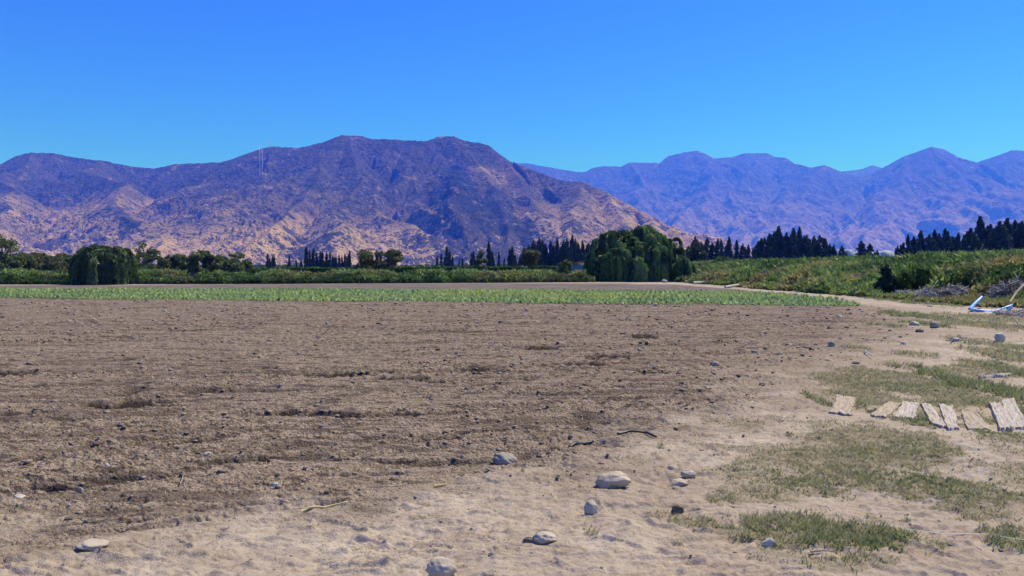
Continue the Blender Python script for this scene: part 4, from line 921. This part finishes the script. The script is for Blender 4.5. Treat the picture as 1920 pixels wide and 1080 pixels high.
T(1056, 484, 36, 104, 'bright green round bush left of the hut', 16, 'round', M_hedge, n=1500, name='bush')
T(1305, 452, 56, 150, 'tall grey green tree touching the right side of the big willow', 17, 'loose', M_poplar, n=2600, size=.45)
T(1262, 437, 40, 112, 'tree crown showing above the right shoulder of the big willow', 18, 'loose', M_olive, n=1200)
T(1147, 424, 20, 112, 'small dark treetop showing above the left shoulder of the big willow', 19, 'round', M_broad, n=500)
T(-8, 474, 60, 118, 'dark tree filling the lower left edge behind the first tall tree', 30, 'round', M_broad)
T(40, 480, 56, 107, 'low rounded tree before the brownish green rounded tree at left', 31, 'round', M_broad)
T(76, 474, 60, 120, 'dense tree behind the gap between the brownish and the smaller darker tree', 32, 'loose', M_broad)
T(104, 482, 50, 106, 'low bushy tree in front of the dark round tree beside the small willow', 33, 'round', M_olive)
T(136, 478, 46, 120, 'treetop just left of the small willow dome', 34, 'loose', M_broad)
T(250, 474, 50, 120, 'dense low tree between the small willow and the airy tall tree', 35, 'round', M_broad)
T(294, 484, 50, 112, 'low bushy tree at the foot of the airy tall tree', 36, 'round', M_broad)
T(338, 478, 50, 116, 'medium tree left of the broad dark green tree', 37, 'loose', M_broad)
T(388, 470, 44, 116, 'dark tree merging with the right side of the broad dark green tree', 38, 'loose', M_broad)
T(442, 484, 50, 110, 'bushy tree in front of the flat topped sparse tree', 39, 'round', M_broad)
# bush on the right bank
def bush(label, px, base, top, wpx, D, seed, mat, n=2600, size=.16, name='bush'):
    x, y, zt = PT(px, top, D); g = gz(x, D); h = zt-g; W_ = wpx/F*D; rng = np.random.default_rng(seed); rd = random.Random(seed)
    bl_ = [(rd.uniform(-.25, .25)*W_, rd.uniform(-.2, .2)*W_, h*(.12+.76*q/9), W_*rd.uniform(.2, .3)*(1.1-q/9*.5), W_*rd.uniform(.2, .3), h*rd.uniform(.14, .2)) for q in range(10)]
    (V_, F_), k, c = leaf_blobs(bl_, n, size, rng, .8, 2.6, .3); V_[:, 2] = np.maximum(V_[:, 2], -.05)
    cr = mesh('crown', V_, F_, dict(tone=rep4(np.clip(rng.random(n)*.7, 0, 1)), dry=np.zeros(4*n)))
    tv, tf = tubes([([(0, 0, -.1), (b[0]*.5, b[1]*.5, b[2]*.5), b[:3]], [.05, .03, .01]) for b in bl_], 6)
    o = empty(name, (x, D, g), label, 'bush'); link('stems', mesh('stems', tv, tf), M_bark, parent=o); link('leaves', cr, mat, parent=o); return o
bush('dark upright bush leaning right at the foot of the weedy bank', 1662, 553, 498, 46, 42.5, 71, M_dark, 5200, .17)
bush('pale leafy bush directly right of the dark upright bush', 1692, 553, 508, 40, 42.5, 72, M_hedge, 2600, .16)
bush('round dark bush standing on the skyline of the weedy bank', 1778, 490, 476, 34, 95, 73, M_olive, 1200, .3)
bush('low wide bush at the top of the bank right of the big willow', 1362, 500, 481, 60, 105, 74, M_broad, 2200, .32)
bush('tall reedy bush just right of the big willow', 1345, 505, 490, 46, 97, 75, M_hedge, 2000, .3)

# windbreak templates: slender conifers with ragged spires
def spire_mesh(seed, n=1500, wide=.17, spikes=5, size=.07):
    rng = np.random.default_rng(seed); rd = random.Random(seed)
    sp = [(0, 0, 1.0, wide)]+[(rd.uniform(-1, 1)*wide*.9, rd.uniform(-1, 1)*wide*.9, rd.uniform(.55, .93), wide*rd.uniform(.4, .75)) for _ in range(spikes)]
    wts = np.array([s[2]*s[3] for s in sp]); k = rng.choice(len(sp), n, p=wts/wts.sum()); S_ = np.array(sp)[k]
    a0 = rng.random(n)*1.2; t = rng.random(n)**.85; prof = np.where(t < .18, .55+t*2.5, 1.0)*(1-t)**.62*(1+.45*np.sin(t*17+k*2+a0)+.35*np.sin(t*37+k))*.9
    a = rng.random(n)*6.283; r = S_[:, 3]*prof*(.35+.65*rng.random(n)**.5)
    # height .06..top
    c = np.stack([S_[:, 0]*(1-t*.3)+np.cos(a)*r, S_[:, 1]*(1-t*.3)+np.sin(a)*r, .05+t*(S_[:, 2]-.05)], 1)
    U = nrm(np.stack([np.cos(a)*.45, np.sin(a)*.45, .9+0*a], 1)+rng.normal(0, .25, (n, 3))); s = size*(.6+.8*rng.random(n))
    W = nrm(np.cross(U, rng.normal(0, 1, (n, 3))))*(s*.24)[:, None]
    V_, F_ = quads(c, U*(s*.5)[:, None], W)
    cr = mesh('crown', V_, F_, dict(tone=rep4(np.clip(rng.random(n)*.6+rng.random(len(sp))[k]*.5, 0, 1)), dry=np.zeros(4*n)))
    tv, tf = tubes([([(0, 0, -.03), (0, 0, .5), (0, 0, .95)], [.018, .012, .003])], 6); return cr, mesh('trunk', tv, tf)
CY = [spire_mesh(300+i, 1500, .09+.025*(i % 4), 3+i % 4) for i in range(10)]
PO = [spire_mesh(320+i, 1300, .09+.015*(i % 2), 2+i % 2, .075) for i in range(4)]
WB = 0
def windbreak(items, D, tmpl, mat, label, group, name, widen=1.0, jitter=6, zbase=None):
    global WB
    rd = random.Random(len(items)*7+int(D))
    ords = 'leftmost second third fourth fifth sixth seventh eighth ninth tenth eleventh twelfth thirteenth fourteenth fifteenth sixteenth seventeenth eighteenth nineteenth twentieth twenty-first twenty-second twenty-third twenty-fourth twenty-fifth twenty-sixth twenty-seventh twenty-eighth twenty-ninth thirtieth'.split()
    items = sorted(items, key=lambda q: q[0])
    for ki, it in enumerate(items):
        px, top = it[0], it[1]; lab = it[2] if len(it) > 2 else ords[ki]+(' from the left, ' if ki else ', ')+label
        d = D+rd.uniform(-jitter, jitter); x, y, z = PT(px, top, d); g = gz(x, d) if zbase is None else zbase
        h = z-g; cr, tr = tmpl[rd.randrange(len(tmpl))]; wd_ = widen*rd.uniform(.85, 1.25)
        o = tree_at(name, (x, d, g-.1), lab, 'tree', cr, tr, mat, M_bark, group if len(it) < 3 else group, (h*wd_, h*wd_, h*1.02), rd.random()*6.28, (rd.gauss(0, .022), rd.gauss(0, .022))); WB += 1
windbreak([(500, 476, 'first slim poplar at the left end of the poplar row'), (512, 480), (506, 484), (541, 480, 'lone short poplar between the left pair and the main row'), (555, 487), (565, 488)], 300, PO, M_poplar, 'short slim poplar left of the main row', 'slim poplars at left', 'poplar_tree', 1.2)
windbreak([(575, 464, 'tallest poplar at the left end of the main poplar row'), (581, 470), (587, 467), (593, 474), (599, 472), (604, 473), (612, 475), (618, 472), (624, 480), (630, 482), (636, 478), (641, 480), (647, 476), (651, 478), (655, 471)], 290, PO, M_poplar, 'slim poplar in the main poplar row', 'main row of poplars', 'poplar_tree', 1.1)
windbreak([(680, 471), (697, 474), (706, 470), (714, 474)], 290, PO, M_poplar, 'poplar tip behind the olive green pair', 'poplars behind the olive green pair', 'poplar_tree', 1.1)
windbreak([(820, 480), (827, 476), (837, 464, 'tallest poplar of the small clump left of the tree before the hedge'), (843, 471), (849, 481), (861, 486), (868, 484)], 300, PO, M_poplar, 'slim poplar of the small poplar clump at centre', 'small clump of poplars', 'poplar_tree', 1.1)
windbreak([(886, 471), (916, 455, 'tall pointed cypress right behind the small round topped tree'), (924, 472), (935, 474), (945, 484), (959, 463, 'pointed cypress standing alone left of the long dark windbreak'), (966, 478), (974, 482)], 280, PO, M_dark, 'slim cypress behind the small round topped tree', 'cypresses behind the small tree', 'cypress_tree', 1.15)
mid = []
rd = random.Random(4)
tops = [(982, 462), (990, 459), (1001, 452), (1011, 446), (1022, 458), (1034, 453), (1046, 449), (1056, 452), (1064, 448), (1075, 443), (1085, 455), (1094, 452), (1104, 456), (1112, 452)]
for i, (a, b) in enumerate(tops):
    mid.append((a, b) if i != 3 else (a, b, 'tall cypress above the round olive green tree in the central windbreak'))
    mid.append((a+5, b+rd.uniform(5, 14)))
windbreak(mid, 260, CY, M_dark, 'cypress in the windbreak left of the big willow', 'central windbreak', 'cypress_tree', 1.05)
rt = [(1290, 462), (1298, 452), (1304, 445), (1315, 455), (1326, 447), (1336, 456), (1346, 449), (1355, 450), (1363, 458), (1371, 445), (1382, 452), (1391, 458), (1398, 464), (1404, 460), (1412, 465)]
windbreak(rt, 270, CY, M_dark, 'cypress in the low windbreak just right of the big willow', 'windbreak right of the big willow', 'cypress_tree', 1.2)
rt = [(1419, 455), (1426, 448), (1433, 447), (1439, 440), (1446, 441), (1451, 436), (1462, 427, 'tallest cypress of the middle right windbreak'), (1469, 440), (1475, 438), (1482, 442), (1489, 430), (1495, 440), (1501, 428, 'second tall cypress with a sharp tip in the middle right windbreak'), (1508, 444), (1513, 441), (1519, 450), (1526, 444), (1532, 452), (1539, 442), (1548, 449), (1556, 458), (1564, 460)]
windbreak(rt, 240, CY, M_dark, 'cypress in the windbreak left of the white greenhouse', 'windbreak left of the greenhouse', 'cypress_tree', 1.3)
windbreak([(1579, 461, 'lone small cypress standing before the white greenhouse')], 235, CY, M_dark, '', None, 'cypress_tree', 1.5)
windbreak([(1614, 453, 'rounder dark tree left one of two between the greenhouses'), (1632, 458, 'rounder dark tree right one of two between the greenhouses'), (1645, 470, 'small dark tree before the right greenhouse')], 235, CY, M_dark, '', None, 'tree', 1.9)
rt = [(1684, 462), (1692, 456), (1703, 441), (1710, 452), (1716, 445), (1723, 450), (1729, 434), (1736, 446), (1742, 441), (1748, 447), (1754, 433), (1762, 440), (1771, 430), (1777, 436), (1784, 445)]
windbreak(rt, 225, CY, M_dark, 'cypress in the windbreak just right of the greenhouses', 'windbreak right of the greenhouse', 'cypress_tree', 1.3)
rt = [(1790, 446), (1797, 438), (1805, 446), (1812, 436), (1822, 430), (1829, 440), (1836, 408, 'tallest narrow cypress of the far right windbreak'), (1843, 430), (1849, 426), (1858, 422), (1866, 430), (1873, 417), (1881, 424), (1889, 411, 'second tallest cypress close to the right edge'), (1897, 424), (1905, 415), (1913, 420), (1922, 417), (1935, 415), (1948, 420)]
windbreak(rt, 205, CY, M_dark, 'cypress in the far right windbreak', 'far right windbreak', 'cypress_tree', 1.35)

# hedges
def hedge(label, x0px, x1px, top, D, thick, seed, n, kindn='hedge'):
    rng = np.random.default_rng(seed); xa = PT(x0px, top, D)[0]; xb, _, zt = PT(x1px, top, D); h = zt-0.02
    x = xa+rng.random(n)*(xb-xa); y = D+rng.random(n)*thick; t = rng.random(n)**.6
    hh_ = h*(1+.10*fbm(x*.35, y*.35, 3, 5)); face = rng.random(n) < .55; y = np.where(face, D+rng.random(n)*.4+.3*fbm(x*.8, t*2, 2, 6), y); z = np.where(face, t*hh_, hh_*(.9+.1*rng.random(n)))
    c = np.stack([x, y, z], 1); U = nrm(rng.normal(0, 1, (n, 3))); s = .34*(.6+.8*rng.random(n)); W = nrm(np.cross(U, rng.normal(0, 1, (n, 3))))*(s*.32)[:, None]
    o0 = np.array([(xa+xb)/2, D, 0]); V_, F_ = quads(c-o0, U*(s*.5)[:, None], W)
    o = link(kindn, mesh(kindn, V_, F_, dict(tone=rep4(np.clip(rng.random(n)*.8+.15*(~face), 0, 1)), dry=np.zeros(4*n))), M_hedge, label=label, cat=kindn); o.location = o0
hedge('long trimmed dark green hedge left of the olive green pair of trees', 470, 760, 502, 122, 2.5, 81, 12000)
hedge('long trimmed green hedge between the olive green pair and the hut', 755, 1075, 500, 122, 2.5, 82, 13000)
hedge('low hedge behind the trees left of the long trimmed hedge', 235, 480, 505, 118, 2.5, 83, 8000)
hedge('dark hedge behind the undergrowth at the far left', -60, 150, 496, 120, 3, 84, 9000)

# far vegetation at the foot of the hills
def far_scrub():
    rng = np.random.default_rng(91); n = 9000; D = 330+rng.random(n)**1.5*900; px = -150+rng.random(n)*1500
    x = (px-960)/F*D; keep = rng.random(n) < sst(-.2, .3, fbm(px/60, D/200, 3, 5)); x, D = x[keep], D[keep]; n = len(x); per = 6
    i = np.repeat(np.arange(n), per); s = .8+D[i]*.0022; c = np.stack([x[i]+rng.normal(0, 1.2, n*per), D[i]+rng.normal(0, 1, n*per), rng.random(n*per)*(1.5+D[i]*.004)], 1)
    U = nrm(rng.normal(0, 1, (n*per, 3))); W = nrm(np.cross(U, rng.normal(0, 1, (n*per, 3))))*(s*.4)[:, None]
    V_, F_ = quads(c, U*s[:, None]*.6, W)
    link('distant_scrub', mesh('distant_scrub', V_, F_, dict(tone=rep4(rng.random(n*per)*.6), dry=np.zeros(4*n*per))), M_broad, kind='stuff', label='distant low scrub and trees at the foot of the hills', cat='scrub')
far_scrub()

# ================================================================== BUILT THINGS
M_roof = solid('rust_roof', (.30, .16, .11), .8); M_wall = solid('blueish_wall', (.24, .27, .32), .9); M_cov = solid('plastic_cover', (.42, .46, .50), .35, .5, .08); M_steel = solid('galvanised_steel', (.60, .60, .62), .5, .5, .1)
def box_mesh(name, b):               # list of 8-corner boxes (x0,x1,y0,y1,z0,z1)
    V_ = []; F_ = []
    for x0, x1, y0, y1, z0, z1 in b:
        o = len(V_); V_ += [(x0, y0, z0), (x1, y0, z0), (x1, y1, z0), (x0, y1, z0), (x0, y0, z1), (x1, y0, z1), (x1, y1, z1), (x0, y1, z1)]
        F_ += [(o+3, o+2, o+1, o), (o+4, o+5, o+6, o+7), (o, o+1, o+5, o+4), (o+1, o+2, o+6, o+5), (o+2, o+3, o+7, o+6), (o+3, o, o+4, o+7)]
    return mesh(name, np.array(V_), np.array(F_))
hx, hy, hzt = PT(1092, 490, 108); hz0 = gz(hx, hy)
hut = empty('hut', (hx, hy, hz0), 'small hut with a sloping rust red roof beside the big willow', 'hut')
H0 = hzt-hz0
link('wall', box_mesh('wall', [(-1.4, 3.0, 0, .12, 0, H0-.22), (-1.4, -1.28, .12, 3, 0, H0-.22), (2.88, 3.0, .12, 3, 0, H0-.22), (-1.28, 2.88, 2.88, 3, 0, H0-.22)]), M_wall, parent=hut)
link('door', box_mesh('door', [(.1, .95, -.04, -.003, 0, H0-.55)]), M_black, parent=hut)
rv = np.array([(-1.8, -.4, H0-.38), (3.4, -.4, H0+.28), (3.4, 3.4, H0+.28), (-1.8, 3.4, H0-.38)]); rv = np.vstack([rv, rv+np.array([0, 0, .12])])
link('roof', mesh('roof', rv, np.array([(3, 2, 1, 0), (4, 5, 6, 7), (0, 1, 5, 4), (1, 2, 6, 5), (2, 3, 7, 6), (3, 0, 4, 7)])), M_roof, parent=hut)
def greenhouse(px0, px1, top, D, label, bays):
    xa, _, zt = PT(px0, top, D); xb = PT(px1, top, D)[0]; g = gz((xa+xb)/2, D); h = zt-g; bw = (xb-xa)/bays
    o = empty('greenhouse', ((xa+xb)/2, D, g), label, 'greenhouse'); V_ = []; F_ = []; K = 12; Ld = 30
    for b in range(bays):
        x0 = xa-(xa+xb)/2+b*bw; eave = h*.62; ring = [(x0, 0)]+[(x0+bw*(.5-.5*math.cos(math.pi*k/K)), eave+(h-eave)*math.sin(math.pi*k/K)) for k in range(K+1)]+[(x0+bw, 0)]
        off = len(V_); n = len(ring)
        for yy in np.linspace(0, Ld, 5): V_ += [(q[0], yy, q[1]) for q in ring]
        for r_ in range(4):
            for k in range(n-1): F_.append((off+r_*n+k+1, off+r_*n+k, off+(r_+1)*n+k, off+(r_+1)*n+k+1))
        for k in range(n//2-0):        # front wall strips
            a, c = k, n-1-k
            if a+1 < c-1 or a+1 == c-1: F_.append((off+a, off+a+1, off+c-1, off+c))
    link('cover', mesh('cover', np.array(V_), np.array([f for f in F_])), M_cov, parent=o)
    fr_ = [([(xa-(xa+xb)/2+b*bw, -.05, 0), (xa-(xa+xb)/2+b*bw, -.05, h*.95)], [.06, .06]) for b in range(bays+1)]
    tv, tf = tubes(fr_, 6); link('frame', mesh('frame', tv, tf), M_steel, parent=o)
greenhouse(1562, 1605, 468, 300, 'white plastic greenhouse seen left of the two rounder trees', 2)
greenhouse(1650, 1684, 470, 300, 'white plastic greenhouse with an arched roof right of the two rounder trees', 1)
# masts on the hill
def mast(px, top, base, label, guy=0):
    r = ray(px, base); hit = None
    for D in np.arange(2100, 4500, 6.):
        zt = CAM_H + r.z*D/r.y
        if hill_z(px, D) >= zt-.5: hit = D; break
    D = hit or 3500.; x, y, z0 = PT(px, base, D); z0 = min(z0, hill_z(px, D)); zt = PT(px, top, D)[2]; h = zt-z0
    o = empty('radio_mast', (x, y, z0), label, 'mast'); s = 1.6; paths = []
    for sx in (-1, 1):
        for sy in (-1, 1): paths.append(([(sx*s, sy*s, -3), (sx*s*.7, sy*s*.7, h*.6), (sx*s*.25, sy*s*.25, h)], [.28, .24, .16]))
    nb = int(h/6)
    for i in range(nb):
        za, zb = i*h/nb, (i+1)*h/nb; wa = s*(1-.75*za/h); wb = s*(1-.75*zb/h); sg = 1 if i % 2 else -1
        for q in (-1, 1): paths.append(([(sg*wa, q*wa, za), (-sg*wb, q*wb, zb)], [.14, .14])); paths.append(([(q*wa, sg*wa, za), (q*wb, -sg*wb, zb)], [.14, .14]))
    tv, tf = tubes(paths, 4); link('lattice', mesh('lattice', tv, tf), M_steel, parent=o)
    tv, tf = tubes([([(0, 0, h), (0, 0, h*1.06)], [.25, .12])], 6); link('antenna', mesh('antenna', tv, tf), M_steel, parent=o)
mast(487, 270, 330, 'tall pale lattice mast on the hillside, left one of the close pair')
mast(492, 281, 334, 'slightly shorter pale lattice mast on the hillside, right one of the close pair')
mast(507, 262, 279, 'small thin mast standing on the hill ridge')

# ================================================================== HAZE
hb = box_mesh('haze', [(-17000, 17000, -17000, 17000, -22, 2350)])
hm = bpy.data.materials.new('haze'); hm.use_nodes = True; ht = hm.node_tree; ht.nodes.clear()
pv = ht.nodes.new('ShaderNodeVolumePrincipled'); pv.inputs['Color'].default_value = (.035, .13, 1.0, 1); pv.inputs['Density'].default_value = 1.7e-4
pv.inputs['Absorption Color'].default_value = (1, 1, 1, 1); pv.inputs['Anisotropy'].default_value = 0.1
ho = ht.nodes.new('ShaderNodeOutputMaterial'); ht.links.new(pv.outputs[0], ho.inputs['Volume'])
link('haze', hb, hm, kind='stuff', label='pale blue air haze over the valley', cat='haze')
